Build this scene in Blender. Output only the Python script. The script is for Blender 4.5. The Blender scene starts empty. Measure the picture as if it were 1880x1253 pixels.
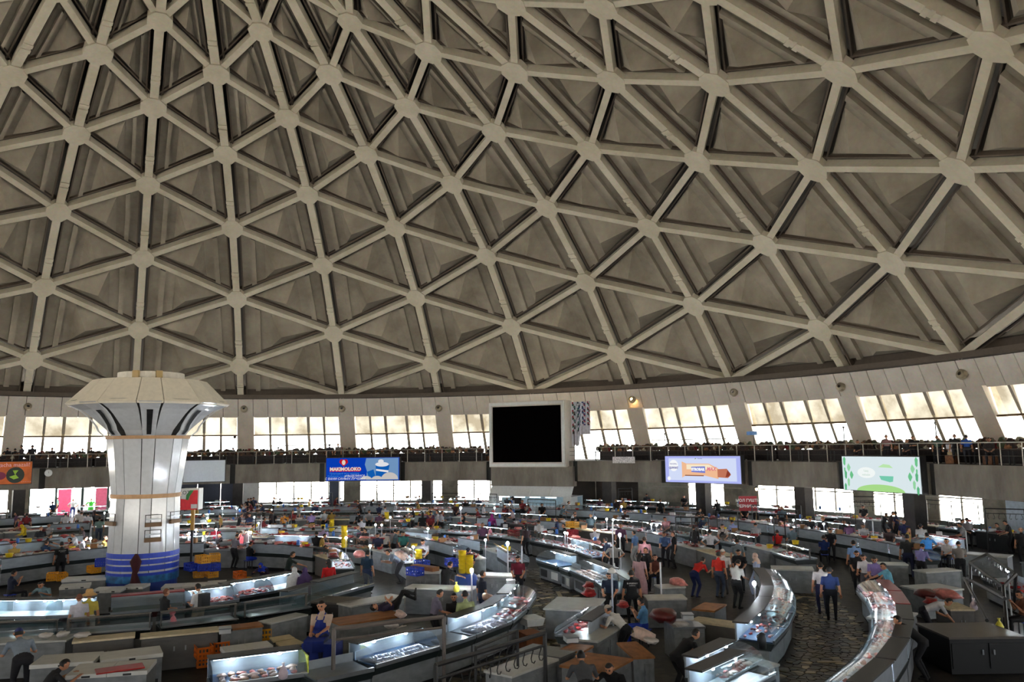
import bpy, math, random
from math import sin, cos, pi, radians, sqrt, atan2, hypot
from mathutils import Vector as V, Matrix, geometry
random.seed(7)
S = bpy.context.scene
COL = S.collection
# ---------------------------------------------------------------- camera, world, exposure
CAM = V((-37.4, 0, 5.8)); FPX = 1490.3
CR = V((-0.40595398, -0.91379941, -0.01311472)); CU = V((-0.12446751, 0.04106645, 0.99137348)); CF = V((0.90537793, -0.40408437, 0.13040943))
cd = bpy.data.cameras.new('camera'); cam = bpy.data.objects.new('camera', cd); COL.objects.link(cam)
cam.matrix_world = Matrix(((CR.x, CU.x, -CF.x, CAM.x), (CR.y, CU.y, -CF.y, CAM.y), (CR.z, CU.z, -CF.z, CAM.z), (0, 0, 0, 1)))
cd.sensor_width = 36; cd.lens = 36*FPX/1880; cd.clip_end = 400; S.camera = cam
w = bpy.data.worlds.new('sky'); S.world = w; w.use_nodes = True
bg = w.node_tree.nodes['Background']; bg.inputs[0].default_value = (.93, .97, 1, 1); bg.inputs[1].default_value = 5
sun_d = bpy.data.lights.new('sun', 'SUN'); sun_d.energy = 620; sun_d.angle = radians(1); sun_d.color = (1, .95, .86)
sun = bpy.data.objects.new('sun', sun_d); COL.objects.link(sun); sun.rotation_euler = V((cos(radians(45))*cos(radians(135)), cos(radians(45))*sin(radians(135)), sin(radians(45)))).to_track_quat('Z', 'Y').to_euler(); sun.location = (0, 0, 60)
S.view_settings.view_transform = 'Standard'; S.view_settings.look = 'None'; S.view_settings.gamma = 1
S.view_settings.exposure = 0.0; S.view_settings.use_curve_mapping = False
PANE_LOW, PANE_UP, LAMP_E = 9.0, 1.5, 6.0     # glow put into the panes for daylight, and strength of lamp tubes

def ray(x, y): return (x-940)/FPX*CR - (y-626.5)/FPX*CU + CF
def G(x, y, h=0.0):                           # where the view line of a photo pixel meets height h
    d = ray(x, y); t = (h-CAM.z)/d.z
    return CAM + t*d
def CY(x, y, rho):                            # ... and where it meets the cylinder of radius rho about the hall's axis
    d = ray(x, y); a = d.x**2+d.y**2; b = CAM.x*d.x+CAM.y*d.y; c = CAM.x**2+CAM.y**2-rho**2
    t = (-b+sqrt(max(b*b-a*c, 0)))/a
    return CAM + t*d
def P(rho, az, z=0.0): return V((rho*cos(az), rho*sin(az), z))
PHI0 = 0.44255; STEP = radians(12)
def phi(c): return PHI0 - c*STEP

# ---------------------------------------------------------------- materials
MATS = {}
def lin(c): return tuple(((v/255)/12.92 if v/255 <= .04045 else ((v/255+.055)/1.055)**2.4) for v in c)
def mat(name, rgb, rough=.6, metal=0, em=0, var=.12, scale=6, srgb=True, spec=.5, bump=0, coord='Object'):
    if name in MATS: return MATS[name]
    m = bpy.data.materials.new(name); m.use_nodes = True; nt = m.node_tree; N = nt.nodes; L = nt.links
    b = N['Principled BSDF']; c = lin(rgb) if srgb else rgb
    b.inputs['Roughness'].default_value = rough; b.inputs['Metallic'].default_value = metal
    b.inputs['Specular IOR Level'].default_value = spec
    if var > 0:
        tc = N.new('ShaderNodeTexCoord'); no = N.new('ShaderNodeTexNoise'); no.inputs['Scale'].default_value = scale
        no.inputs['Detail'].default_value = 4
        r = N.new('ShaderNodeValToRGB'); r.color_ramp.elements[0].position = .3; r.color_ramp.elements[1].position = .7
        r.color_ramp.elements[0].color = (*[v*(1-var) for v in c], 1); r.color_ramp.elements[1].color = (*[min(1, v*(1+var)) for v in c], 1)
        L.new(tc.outputs[coord], no.inputs['Vector']); L.new(no.outputs['Fac'], r.inputs[0]); L.new(r.outputs[0], b.inputs['Base Color'])
        if bump:
            bp = N.new('ShaderNodeBump'); bp.inputs['Strength'].default_value = bump; bp.inputs['Distance'].default_value = .02
            L.new(no.outputs['Fac'], bp.inputs['Height']); L.new(bp.outputs[0], b.inputs['Normal'])
    else: b.inputs['Base Color'].default_value = (*c, 1)
    if em: b.inputs['Emission Color'].default_value = (*c, 1); b.inputs['Emission Strength'].default_value = em
    MATS[name] = m; return m
def emit(name, rgb, s):
    if name in MATS: return MATS[name]
    m = bpy.data.materials.new(name); m.use_nodes = True; N = m.node_tree.nodes
    N.clear(); e = N.new('ShaderNodeEmission'); o = N.new('ShaderNodeOutputMaterial'); m.node_tree.links.new(e.outputs[0], o.inputs[0])
    e.inputs[0].default_value = (*lin(rgb), 1); e.inputs[1].default_value = s; MATS[name] = m; return m
def glassy(name, tint, fac=.15, rough=.06, add=None):
    m = bpy.data.materials.new(name); m.use_nodes = True; N = m.node_tree.nodes; L = m.node_tree.links
    N.clear(); t = N.new('ShaderNodeBsdfTransparent'); t.inputs[0].default_value = (*tint, 1)
    g = N.new('ShaderNodeBsdfGlossy'); g.inputs['Roughness'].default_value = rough
    mx = N.new('ShaderNodeMixShader'); o = N.new('ShaderNodeOutputMaterial')
    fr = N.new('ShaderNodeLayerWeight'); fr.inputs[0].default_value = .35
    mth = N.new('ShaderNodeMath'); mth.operation = 'MULTIPLY_ADD'; mth.inputs[1].default_value = .55; mth.inputs[2].default_value = fac; mth.use_clamp = True
    L.new(fr.outputs['Fresnel'], mth.inputs[0]); L.new(mth.outputs[0], mx.inputs[0])
    L.new(t.outputs[0], mx.inputs[1]); L.new(g.outputs[0], mx.inputs[2]); L.new(mx.outputs[0], o.inputs[0])
    MATS[name] = m; return m
def concrete(name, rgb, stain, scale=.5, rough=.85, lo=.35, hi=.75, streak=1.0):
    m = bpy.data.materials.new(name); m.use_nodes = True; N = m.node_tree.nodes; L = m.node_tree.links
    b = N['Principled BSDF']; b.inputs['Roughness'].default_value = rough
    tc = N.new('ShaderNodeTexCoord'); mp = N.new('ShaderNodeMapping'); mp.inputs['Scale'].default_value = (scale, scale, scale*streak)
    n1 = N.new('ShaderNodeTexNoise'); n1.inputs['Scale'].default_value = 1; n1.inputs['Detail'].default_value = 7; n1.inputs['Roughness'].default_value = .65
    n2 = N.new('ShaderNodeTexNoise'); n2.inputs['Scale'].default_value = 14; n2.inputs['Detail'].default_value = 3
    r = N.new('ShaderNodeValToRGB'); r.color_ramp.elements[0].position = lo; r.color_ramp.elements[1].position = hi
    r.color_ramp.elements[0].color = (*lin(stain), 1); r.color_ramp.elements[1].color = (*lin(rgb), 1)
    mx = N.new('ShaderNodeMix'); mx.data_type = 'RGBA'; mx.blend_type = 'MULTIPLY'; mx.inputs[0].default_value = .25
    L.new(tc.outputs['Object'], mp.inputs[0]); L.new(mp.outputs[0], n1.inputs['Vector']); L.new(mp.outputs[0], n2.inputs['Vector'])
    L.new(n1.outputs['Fac'], r.inputs[0]); L.new(r.outputs[0], mx.inputs[6]); L.new(n2.outputs['Color'], mx.inputs[7]); L.new(mx.outputs[2], b.inputs['Base Color'])
    bp = N.new('ShaderNodeBump'); bp.inputs['Strength'].default_value = .25; L.new(n2.outputs['Fac'], bp.inputs['Height']); L.new(bp.outputs[0], b.inputs['Normal'])
    MATS[name] = m; return m

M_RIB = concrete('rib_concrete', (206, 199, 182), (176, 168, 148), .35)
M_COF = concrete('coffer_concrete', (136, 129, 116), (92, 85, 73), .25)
M_CHAN = mat('channel_brown', (62, 52, 42), .8)
M_SHELL = mat('roof_shell_dark', (34, 31, 28), .95, scale=1)
M_FAS = concrete('fascia_panel', (232, 224, 214), (204, 195, 182), .4)
M_BEAM = concrete('beam_concrete', (136, 128, 116), (92, 84, 74), .7, streak=.35)
M_BEAMD = mat('beam_dark', (26, 23, 20), .9)
M_COLD = concrete('column_dark', (70, 64, 60), (34, 31, 30), .8)
M_WHITE = mat('white_paint', (214, 214, 210), .5, var=.06)
M_WMET = mat('white_metal', (198, 202, 206), .35, var=.05)
M_STEEL = mat('steel', (150, 154, 158), .3, .85, var=.1)
M_BLACK = mat('black_metal', (16, 16, 18), .5, var=.1)
M_DARK = mat('dark_grey', (42, 42, 44), .6)
M_MULL = mat('mullion', (150, 142, 130), .6)
M_FLOORG = mat('gallery_floor', (70, 62, 54), .8)
M_GLASS = glassy('clear_glass', (.90, .95, .96), .10)
M_TUBE = emit('lamp_tube', (225, 240, 255), LAMP_E)
M_GLINT = emit('glint_glow', (232, 244, 255), 420)  # glow of the glint balls added inside the meat cases
M_BULB = emit('bulb', (235, 245, 255), 900)
M_BULBW = emit('bulb_warm', (255, 200, 120), 60)
# window panes: daylight imitated by emission in the glass, stained upper strip
def pane_mat(name, ca, cb, s, trans, scale):
    m = bpy.data.materials.new(name); m.use_nodes = True; N = m.node_tree.nodes; L = m.node_tree.links; N.clear()
    o = N.new('ShaderNodeOutputMaterial'); e = N.new('ShaderNodeEmission'); t = N.new('ShaderNodeBsdfTransparent'); mx = N.new('ShaderNodeMixShader')
    tc = N.new('ShaderNodeTexCoord'); n = N.new('ShaderNodeTexNoise'); n.inputs['Scale'].default_value = scale; n.inputs['Detail'].default_value = 5
    r = N.new('ShaderNodeValToRGB'); r.color_ramp.elements[0].position = .36; r.color_ramp.elements[1].position = .62
    r.color_ramp.elements[0].color = (*lin(ca), 1); r.color_ramp.elements[1].color = (*lin(cb), 1)
    L.new(tc.outputs['Object'], n.inputs['Vector']); L.new(n.outputs['Fac'], r.inputs[0]); L.new(r.outputs[0], e.inputs[0]); e.inputs[1].default_value = s
    mx.inputs[0].default_value = trans; L.new(e.outputs[0], mx.inputs[1]); L.new(t.outputs[0], mx.inputs[2]); L.new(mx.outputs[0], o.inputs[0]); MATS[name] = m; return m
M_PLOW = pane_mat('bright_pane', (245, 250, 250), (255, 255, 252), PANE_LOW, .6, .3)
M_PUP = pane_mat('stained_pane', (150, 130, 88), (236, 226, 196), PANE_UP, .05, .45)
M_PGR = pane_mat('ground_pane', (225, 238, 250), (255, 255, 255), 6.0, .3, .5)  # emission in place of daylight, raised to brighten the far stalls

# ---------------------------------------------------------------- mesh helpers
class MB:
    def __init__(s): s.v = []; s.f = []; s.m = []; s.cm = 0
    def add(s, vs, fs):
        o = len(s.v); s.v += [tuple(p) for p in vs]; s.f += [tuple(i+o for i in f) for f in fs]; s.m += [s.cm]*len(fs); return s
    def box(s, c, d, rz=0, M=None):
        x, y, z = d[0]/2, d[1]/2, d[2]/2
        vs = [V((a*x, b*y, e*z)) for a in (-1, 1) for b in (-1, 1) for e in (-1, 1)]
        R = Matrix.Rotation(rz, 3, 'Z'); c = V(c)
        vs = [R@p + c for p in vs]
        if M: vs = [M@p for p in vs]
        return s.add(vs, [(0, 1, 3, 2), (4, 6, 7, 5), (0, 4, 5, 1), (2, 3, 7, 6), (0, 2, 6, 4), (1, 5, 7, 3)])
    def prism(s, bot, top):                     # two matching loops
        n = len(bot); fs = [tuple(range(n-1, -1, -1)), tuple(range(n, 2*n))]
        fs += [(i, (i+1) % n, n+(i+1) % n, n+i) for i in range(n)]
        return s.add(list(bot)+list(top), fs)
    def loft(s, pts, rad, n=8, side=None, caps=True):
        pts = [V(p) for p in pts]; rings = []; k = len(pts)
        sv = V(side) if side else None
        for i, p in enumerate(pts):
            d = (pts[min(i+1, k-1)]-pts[max(i-1, 0)]).normalized()
            if sv is None:
                sv = d.cross(V((0, 0, 1)));
                if sv.length < .1: sv = V((1, 0, 0))
            a = (sv - d*sv.dot(d)).normalized(); b = d.cross(a)
            if not side: sv = a
            r = rad[i] if isinstance(rad, (list, tuple)) else rad
            rx, ry = r if isinstance(r, (list, tuple)) else (r, r)
            rings.append([p + a*cos(2*pi*j/n)*rx + b*sin(2*pi*j/n)*ry for j in range(n)])
        vs = [q for r in rings for q in r]; fs = []
        for i in range(k-1):
            for j in range(n):
                fs.append((i*n+j, i*n+(j+1) % n, (i+1)*n+(j+1) % n, (i+1)*n+j))
        if caps: fs += [tuple(range(n-1, -1, -1)), tuple((k-1)*n+j for j in range(n))]
        return s.add(vs, fs)
    def ball(s, c, r, n=8, k=6, squash=1, jit=0):
        c = V(c); vs = [c+V((0, 0, r*squash))]
        for i in range(1, k):
            t = pi*i/k
            for j in range(n):
                q = 1+random.uniform(-jit, jit); a = 2*pi*j/n
                vs.append(c+V((r*sin(t)*cos(a)*q, r*sin(t)*sin(a)*q, r*cos(t)*squash*q)))
        vs.append(c-V((0, 0, r*squash))); fs = [(0, 1+j, 1+(j+1) % n) for j in range(n)]
        for i in range(k-2):
            for j in range(n): fs.append((1+i*n+j, 1+(i+1)*n+j, 1+(i+1)*n+(j+1) % n, 1+i*n+(j+1) % n))
        e = len(vs)-1; b = 1+(k-2)*n; fs += [(e, b+(j+1) % n, b+j) for j in range(n)]
        return s.add(vs, fs)
    def lathe(s, prof, n=16, c=(0, 0, 0), a0=0, a1=2*pi):
        c = V(c); full = abs(a1-a0-2*pi) < 1e-6; m = n if full else n+1; vs = []
        for r, z in prof:
            for j in range(m): a = a0+(a1-a0)*j/n; vs.append(c+V((r*cos(a), r*sin(a), z)))
        fs = [(i*m+j, i*m+(j+1) % m, (i+1)*m+(j+1) % m, (i+1)*m+j) for i in range(len(prof)-1) for j in range(n)]
        return s.add(vs, fs)
    def mesh(s, name, mats, smooth=False):
        us = sorted({i for f in s.f for i in f}); mp = {j: i for i, j in enumerate(us)}
        me = bpy.data.meshes.new(name); me.from_pydata([s.v[i] for i in us], [], [tuple(mp[i] for i in f) for f in s.f])
        for m in (mats if isinstance(mats, (list, tuple)) else [mats]): me.materials.append(m)
        if isinstance(mats, (list, tuple)) and len(mats) > 1: me.polygons.foreach_set('material_index', s.m)
        if smooth: me.polygons.foreach_set('use_smooth', [True]*len(s.f))
        me.update(); return me
    def build(s, name, mats, parent=None, smooth=False, kind=None): return put(name, s.mesh(name, mats, smooth), parent, kind)
def put(name, me, parent=None, kind=None):
    o = bpy.data.objects.new(name, me); COL.objects.link(o)
    if parent: o.parent = parent
    if kind: o['kind'] = kind
    return o
def tag(o, label, cat, group=None):
    o['label'] = label; o['category'] = cat
    if group: o['group'] = group
    return o
def empty(name, loc=(0, 0, 0), rz=0, label=None, cat=None, group=None, kind=None, sc=None):
    o = bpy.data.objects.new(name, None); COL.objects.link(o); o.location = loc; o.rotation_euler = (0, 0, rz); o.empty_display_size = .1
    if label: tag(o, label, cat, group)
    if kind: o['kind'] = kind
    if sc: o.scale = sc
    return o
def text(body, size, loc, m, parent, rot=(pi/2, 0, 0), name='lettering', ext=.004, align='CENTER', shear=0, bold=0):
    c = bpy.data.curves.new(name, 'FONT'); c.body = body; c.size = size; c.extrude = ext; c.align_x = align; c.align_y = 'CENTER'; c.shear = shear; c.offset = bold
    c.materials.append(m); c.resolution_u = 2
    o = bpy.data.objects.new(name, c); COL.objects.link(o); o.parent = parent; o.location = loc; o.rotation_euler = rot; return o

# ---------------------------------------------------------------- DOME
R = 57.0; Z0 = 5.8-.5243*R
RHO = [.789, .751, .708, .663, .614, .560, .501, .440, .378, .315, .252, .189, .128, .07]
ZZ = [.614, .663, .712, .759, .804, .844, .880, .912, .940, .965, .988, 1.006, 1.019, 1.027]
COLFIX = {0: -16, 1: -11, 2: 5, 3: 8, 4: 6, 5: 5, 6: 6, 7: 2, 8: 0, 9: -8, 10: 1, 11: -3, 12: -5}
def node(c, r):
    i = int(round(r*2)); a = phi(c) + radians(COLFIX.get(c % 30, 0)/15)
    return P(RHO[i]*R, a, ZZ[i]*R+Z0)
dome = empty('ceiling', kind='structure')
VIS = range(-1, 14)
def vis(c): return -1 <= (c if c < 15 else c-30) <= 13
hid = MB(); hid2 = MB()
def outward(a, b, c):
    n = (b-a).cross(c-a).normalized(); m = (a+b+c)/3
    return n if n.dot(m-V((0, 0, -8))) > 0 else -n
def rib(a, b, wd, na, kind):
    # inner face on the dome surface, body reaching outward, with brown channels either side
    d = (b-a).normalized(); o = ((a+b)/2-V((0, 0, Z0))).normalized(); o = (o-d*o.dot(d)).normalized(); s = d.cross(o)
    mb = na or MB(); mb.cm = 0
    def bar(w0, w1, d0, d1, s0=0):
        q = [p + s*(s0+x) + o*y for p in (a, b) for x, y in ((-w0, d0), (w0, d0), (w1, d1), (-w1, d1))]
        mb.prism(q[:4], q[4:])
    bar(wd/2, wd/2*.8, 0, .62)
    mb.cm = 1
    for sg in (-1, 1): bar(.05, .05, .42, .9, sg*(wd/2+.24))
    mb.cm = 0
    if kind == 'm' and not na:                  # clamp brackets under the meridian rib
        for t in (.30, .36): mb.prism([a+(b-a)*t+s*x+o*y for x, y in ((-.3, -.08), (.3, -.08), (.3, .05), (-.3, .05))], [a+(b-a)*(t+.035)+s*x+o*y for x, y in ((-.3, -.08), (.3, -.08), (.3, .05), (-.3, .05))])
    return mb
def coffer(A, B, C, mb):                         # A,B on the meridian side, C the pointed corner; pyramid sticks inward
    n = outward(A, B, C); dep = .62
    def inset(P3, g):
        out = []
        for i in range(3):
            p, q, r = P3[i], P3[(i+1) % 3], P3[(i+2) % 3]
            u = (q-p).normalized(); v = (r-p).normalized(); sn = max(u.cross(v).length, .2)
            out.append(p+(u+v)*g/sn)
        return out
    a, b, c = [p+n*dep for p in inset([A, B, C], .52)]
    a2, b2, c2 = [p+n*(dep+.55) for p in inset([A, B, C], .50)]
    def L(t): return c+(a-c)*t, c+(b-c)*t
    mb.cm = 0
    s1, e1 = L(.66); s2, e2 = L(.79); s3, e3 = L(.86); inn = -n
    # pyramid
    ap = c*.24+s1*.38+e1*.38 + inn*min(1.25, (s1-e1).length*.33)
    k = .06; pc = c+((s1+e1)/2-c)*k; mb.add([pc, s1, e1, ap], [(0, 1, 3), (1, 2, 3), (2, 0, 3)])
    mb.add([s1, e1, e2, s2], [(0, 1, 2, 3)])
    up = inn*.30
    mb.add([s2, e2, e2+up, s2+up, e3+up, s3+up, e3, s3], [(0, 1, 2, 3), (3, 2, 4, 5), (5, 4, 6, 7)])
    mb.add([s3, e3, b, a], [(0, 1, 2, 3)])
    mb.add([a, b, c, a2, b2, c2], [(0, 1, 4, 3), (1, 2, 5, 4), (2, 0, 3, 5)])
    return mb
MRC = [M_RIB, M_CHAN]
tri = []; edges = []; nodes_ = []
for c in range(30):
    off = 0 if c % 2 == 0 else 1
    rs = [r*.5 for r in range(off, 14, 2)]
    if off: rs = [0.0]+rs
    for i, r in enumerate(rs):
        if r > 0: nodes_.append((c, r))
        if i+1 < len(rs): edges.append(((c, r), (c, rs[i+1]), 'm'))
    for c2 in (c-1, c+1):
        if c % 2: continue
        for i, r in enumerate(rs):
            for r2 in (r+.5, r-.5):
                if 0 < r2 <= 6.5 and r2 != 0: edges.append(((c, r), (c2, r2), 'd'))
        # triangles with meridian side on c (even)
        for i in range(len(rs)-1):
            if rs[i+1] <= 6.5: tri.append(((c, rs[i]), (c, rs[i+1]), (c2, rs[i]+.5)))
    if off:
        for c2 in (c-1, c+1):
            tri.append(((c, 0), (c, .5), (c2, 0)))
            for i in range(1, len(rs)-1):
                tri.append(((c, rs[i]), (c, rs[i+1]), (c2, rs[i]+.5)))
def ncol(c): return ((c+1) % 30)-1 if ((c+1) % 30)-1 <= 14 else ((c+1) % 30)-31
def seen(*ns): return all(-2 <= (((n[0]+2) % 30)-2) <= 13 for n in ns) and max(n[1] for n in ns) <= 6
for t in tri:
    pts = [node(*n) for n in t]
    if (pts[0]-pts[2]).length < 1.6: continue
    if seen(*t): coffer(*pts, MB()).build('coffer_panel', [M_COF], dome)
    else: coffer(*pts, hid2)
for a, b, k in edges:
    wd = .56 if k == 'm' else .44
    if seen(a, b): rib(node(*a), node(*b), wd, None, k).build('rib', MRC, dome)
    else: rib(node(*a), node(*b), wd, hid, k)
for n_ in nodes_:
    if n_[1] == 0: continue
    p = node(*n_); o = (p-V((0, 0, Z0))).normalized(); e = V((-sin(phi(n_[0])), cos(phi(n_[0])), 0)); u = o.cross(e)
    sz = .98 if n_[1] < 5 else .85
    lo = [p+e*cos(radians(22.5+45*j))*sz*.92+u*sin(radians(22.5+45*j))*sz-o*.10 for j in range(8)]; hi = [q+o*.45 for q in lo]
    if seen(n_): mb = MB(); mb.prism(lo, hi); mb.build('hub_plate', [M_RIB], dome)
    else: hid.cm = 0; hid.prism(lo, hi)
hid.build('far_ribs', MRC, dome, kind='stuff'); hid2.build('far_coffers', [M_COF], dome, kind='stuff')
mb = MB(); mb.lathe([(RHO[i]*R*1.03+.9, ZZ[i]*R+Z0+.9+.2*i) for i in range(14)]+[(.01, ZZ[-1]*R+Z0+4)], 60); mb.build('roof_shell', M_SHELL, dome)
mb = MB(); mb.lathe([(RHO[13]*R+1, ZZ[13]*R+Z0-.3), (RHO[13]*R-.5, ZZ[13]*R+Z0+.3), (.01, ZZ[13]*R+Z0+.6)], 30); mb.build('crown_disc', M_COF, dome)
# dark cornice under the dome
zb = ZZ[0]*R+Z0
ZFT, ZFB, RFT, RFB = zb-.15, 9.05, 45.35, 46.15
mb = MB(); mb.lathe([(44.6, zb+.25), (44.75, zb-.1), (45.35, zb-.12), (45.9, zb+1.2)], 90); o = mb.build('trim_1', mat('cornice_dark', (66, 58, 50), .9)); o['kind'] = 'structure'

# ---------------------------------------------------------------- fascia ring of panels
fas = empty('trim_2', kind='structure')
hidf = MB()
for c in range(30):
    for k in range(7):
        a0 = phi(c)+STEP*.5/7-STEP*k/7; a1 = a0-STEP/7; g = .0006
        q0 = [P(RFT, a0-g, ZFT), P(RFT, a1+g, ZFT), P(RFB, a1+g, ZFB), P(RFB, a0-g, ZFB)]
        q1 = [p+V((p.x, p.y, 0)).normalized()*.25 for p in q0]
        cc = ((c+2) % 30)-2
        if cc <= 13: m_ = MB(); m_.prism(q0, q1); m_.build('fascia_panel', M_FAS, fas)
        else: hidf.prism(q0, q1)
hidf.build('far_panels', M_FAS, fas, kind='stuff')
mb = MB(); mb.lathe([(RFT+.3, ZFT+1.3), (RFB+.45, ZFB+.1), (RFB+.1, ZFB+.02)], 90); mb.build('backing', M_SHELL, fas)

# ---------------------------------------------------------------- gallery window wall
ZG = 4.65; RG = 38.8; RWB, RWT = 48.4, 46.3
ZT = 7.35                                       # transom between the stained strip and the clear glass
def wr(z): return RWT+(RWB-RWT)*(9.05-z)/(9.05-ZG)
wn = 0
hw = MB(); hp = MB(); hu = MB()
for c in range(30):
    cc = ((c+2) % 30)-2; see = cc <= 13
    a0 = phi(c); a1 = a0-STEP; pw = .75/46
    cuts = [a0-pw, 0, 0, 0, 0, a1+pw]; W = cuts[0]-cuts[5]
    for i, f in enumerate((.185, .37, .63, .815)): cuts[i+1] = cuts[0]-W*f
    if see:
        wn += 1; root = empty('window_%d' % wn, kind='structure')
    for i in range(5):
        b0, b1 = cuts[i]-.0012, cuts[i+1]+.0012
        up = [P(wr(9.05), b0, 9.05), P(wr(9.05), b1, 9.05), P(wr(ZT)-.25, b1, ZT), P(wr(ZT)-.25, b0, ZT)]
        lo = [P(wr(ZT), b0, ZT), P(wr(ZT), b1, ZT), P(wr(ZG), b1, ZG), P(wr(ZG), b0, ZG)]
        if see:
            m_ = MB(); m_.add(up, [(0, 1, 2, 3)]); m_.build('pane', M_PUP, root)
            m_ = MB(); m_.add(lo, [(0, 1, 2, 3)]); m_.build('pane', M_PLOW, root)
        else: hu.add(up, [(0, 1, 2, 3)]); hp.add(lo, [(0, 1, 2, 3)])
    for i in range(1, 5):
        b = cuts[i]
        t0, t1 = P(wr(9.05)-.1, b, 9.05), P(wr(ZG)-.1, b, ZG)
        wd = .10/47 if i in (1, 4) else .13/47
        m_ = MB() if see else hw
        q = [P(wr(z)-.22+d, b+s*wd, z) for z in (9.05, ZG) for s, d in ((-1, 0), (1, 0), (1, .3), (-1, .3))]
        m_.prism(q[:4], q[4:])
        if see: m_.build('mullion', M_MULL, root)
    m_ = MB() if see else hw                    # sill ledge of the stained strip
    q = [P(wr(ZT)-.42, cuts[0], ZT-.09), P(wr(ZT)-.42, cuts[5], ZT-.09), P(wr(ZT)+.1, cuts[5], ZT-.09), P(wr(ZT)+.1, cuts[0], ZT-.09)]
    m_.prism(q, [p+V((0, 0, .13)) for p in q])
    if see: m_.build('sill', mat('sill_brown', (108, 88, 62), .8), root)
    m_ = MB() if see else hw
    q = [P(wr(6.3)-.05, cuts[0], 6.27), P(wr(6.3)-.05, cuts[5], 6.27), P(wr(6.3)+.08, cuts[5], 6.27), P(wr(6.3)+.08, cuts[0], 6.27)]
    if see and cc in (0, 3, 7):
        m_.prism(q, [p+V((0, 0, .07)) for p in q]); m_.build('glazing_bar', M_MULL, root)
    # leaning pillar between bays
    q = [P(r_, a0+s*pw, z) for z, dr in ((9.15, 0), (ZG, 0)) for s, r_ in ((-1, wr(z)-.55), (1, wr(z)-.55), (1, wr(z)+.5), (-1, wr(z)+.5))]
    m_ = MB(); m_.prism(q[:4], q[4:]); o = m_.build('trim_3', M_FAS); o['kind'] = 'structure'
wr_ = empty('wall_far', kind='structure')
hw.build('far_mullions', M_MULL, wr_, kind='stuff'); hp.build('far_panes', M_PLOW, wr_, kind='stuff'); hu.build('far_stained_panes', M_PUP, wr_, kind='stuff')

# ---------------------------------------------------------------- gallery slab, edge beam, railing
mb = MB(); mb.lathe([(RG+.1, ZG), (48.9, ZG), (48.9, ZG-.4), (RG+.1, ZG-.4)], 120); o = mb.build('floor_gallery', M_FLOORG); o['kind'] = 'structure'
ZSB = 3.02
beam = empty('trim_4', kind='structure')
joints_px = [-90, 78, 255, 427, 591, 739, 897, 1056, 1218, 1376, 1543, 1710, 1905]
jaz = [atan2(CY(x, 870, RG).y, CY(x, 870, RG).x) for x in joints_px]
full = jaz[:]
while full[-1] > jaz[0]-2*pi+radians(13): full.append(full[-1]-radians(11.7))
full.append(jaz[0]-2*pi)
for i in range(len(full)-1):
    a0, a1 = full[i], full[i+1]; g = .22/RG; m_ = MB()
    for k in range(4):
        b0 = a0-g+(a1+g-a0+g)*k/4; b1 = a0-g+(a1+g-a0+g)*(k+1)/4
        q = [P(r, b, ZSB) for r, b in ((RG, b0), (RG, b1), (RG+.4, b1), (RG+.4, b0))]
        m_.prism(q, [p+V((0, 0, ZG-ZSB)) for p in q])
    m_.build('edge_beam', M_BEAM, beam)
    m_ = MB(); q = [P(r, b, ZSB-.02) for r, b in ((RG+.12, a0+g), (RG+.12, a0-g), (RG+.5, a0-g), (RG+.5, a0+g))]
    m_.prism(q, [p+V((0, 0, ZG-ZSB+.02)) for p in q]); m_.build('joint_recess', M_BEAMD, beam)
M_RAIL = mat('rail_metal', (176, 170, 158), .4, .5)
M_RAILD = mat('rail_dark', (64, 56, 48), .5, .3)
for i in range(len(full)-1):
    mid = (full[i]+full[i+1])/2
    if not (-2.25 < mid < .55): continue
    rt = empty('railing', P(RG+.2, mid, ZG), 0, 'metal railing with grey posts on the gallery edge above the concrete beam', 'railing', 'gallery railings')
    rt.matrix_parent_inverse.identity()
    def loc(p): return p-rt.location
    for k in range(5):
        a = full[i]+(full[i+1]-full[i])*(k+.25)/5
        m_ = MB(); m_.loft([loc(P(RG+.18, a, ZG)), loc(P(RG+.18, a, ZG+1.1))], .028, 6); m_.build('post', M_RAIL, rt)
    for z, r in ((1.1, .035), (.78, .014), (.45, .014)):
        m_ = MB(); m_.loft([loc(P(RG+.18, full[i]+(full[i+1]-full[i])*k/6, ZG+z)) for k in range(7)], r, 6); m_.build('rail', M_RAIL if z > 1 else M_RAILD, rt)

# ---------------------------------------------------------------- ground floor
def floor_mat():
    m = bpy.data.materials.new('mosaic_floor'); m.use_nodes = True; N = m.node_tree.nodes; L = m.node_tree.links
    b = N['Principled BSDF']; b.inputs['Roughness'].default_value = .55
    tc = N.new('ShaderNodeTexCoord'); v = N.new('ShaderNodeTexVoronoi'); v.inputs['Scale'].default_value = 5
    r = N.new('ShaderNodeValToRGB'); r.color_ramp.interpolation = 'CONSTANT'
    for i, (p, c) in enumerate([(0, (24, 20, 16)), (.3, (40, 34, 27)), (.6, (14, 12, 10)), (.8, (54, 47, 37))]):
        e = r.color_ramp.elements[i] if i < 2 else r.color_ramp.elements.new(p)
        e.position = p; e.color = (*lin(c), 1)
    L.new(tc.outputs['Object'], v.inputs['Vector']); L.new(v.outputs['Color'], r.inputs[0]); L.new(r.outputs[0], b.inputs['Base Color']); return m
mb = MB(); mb.lathe([(49, 0), (.01, 0)], 90); fl = mb.build('floor', floor_mat()); fl['kind'] = 'structure'
STONE = [mat('stone_%s' % n, c, .42, scale=3, var=.25) for n, c in (('brown', (62, 48, 34)), ('dark', (14, 12, 11)), ('cream', (160, 146, 114)), ('olive', (84, 74, 48)), ('grey', (92, 86, 78)), ('rust', (66, 42, 26)))]
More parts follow.
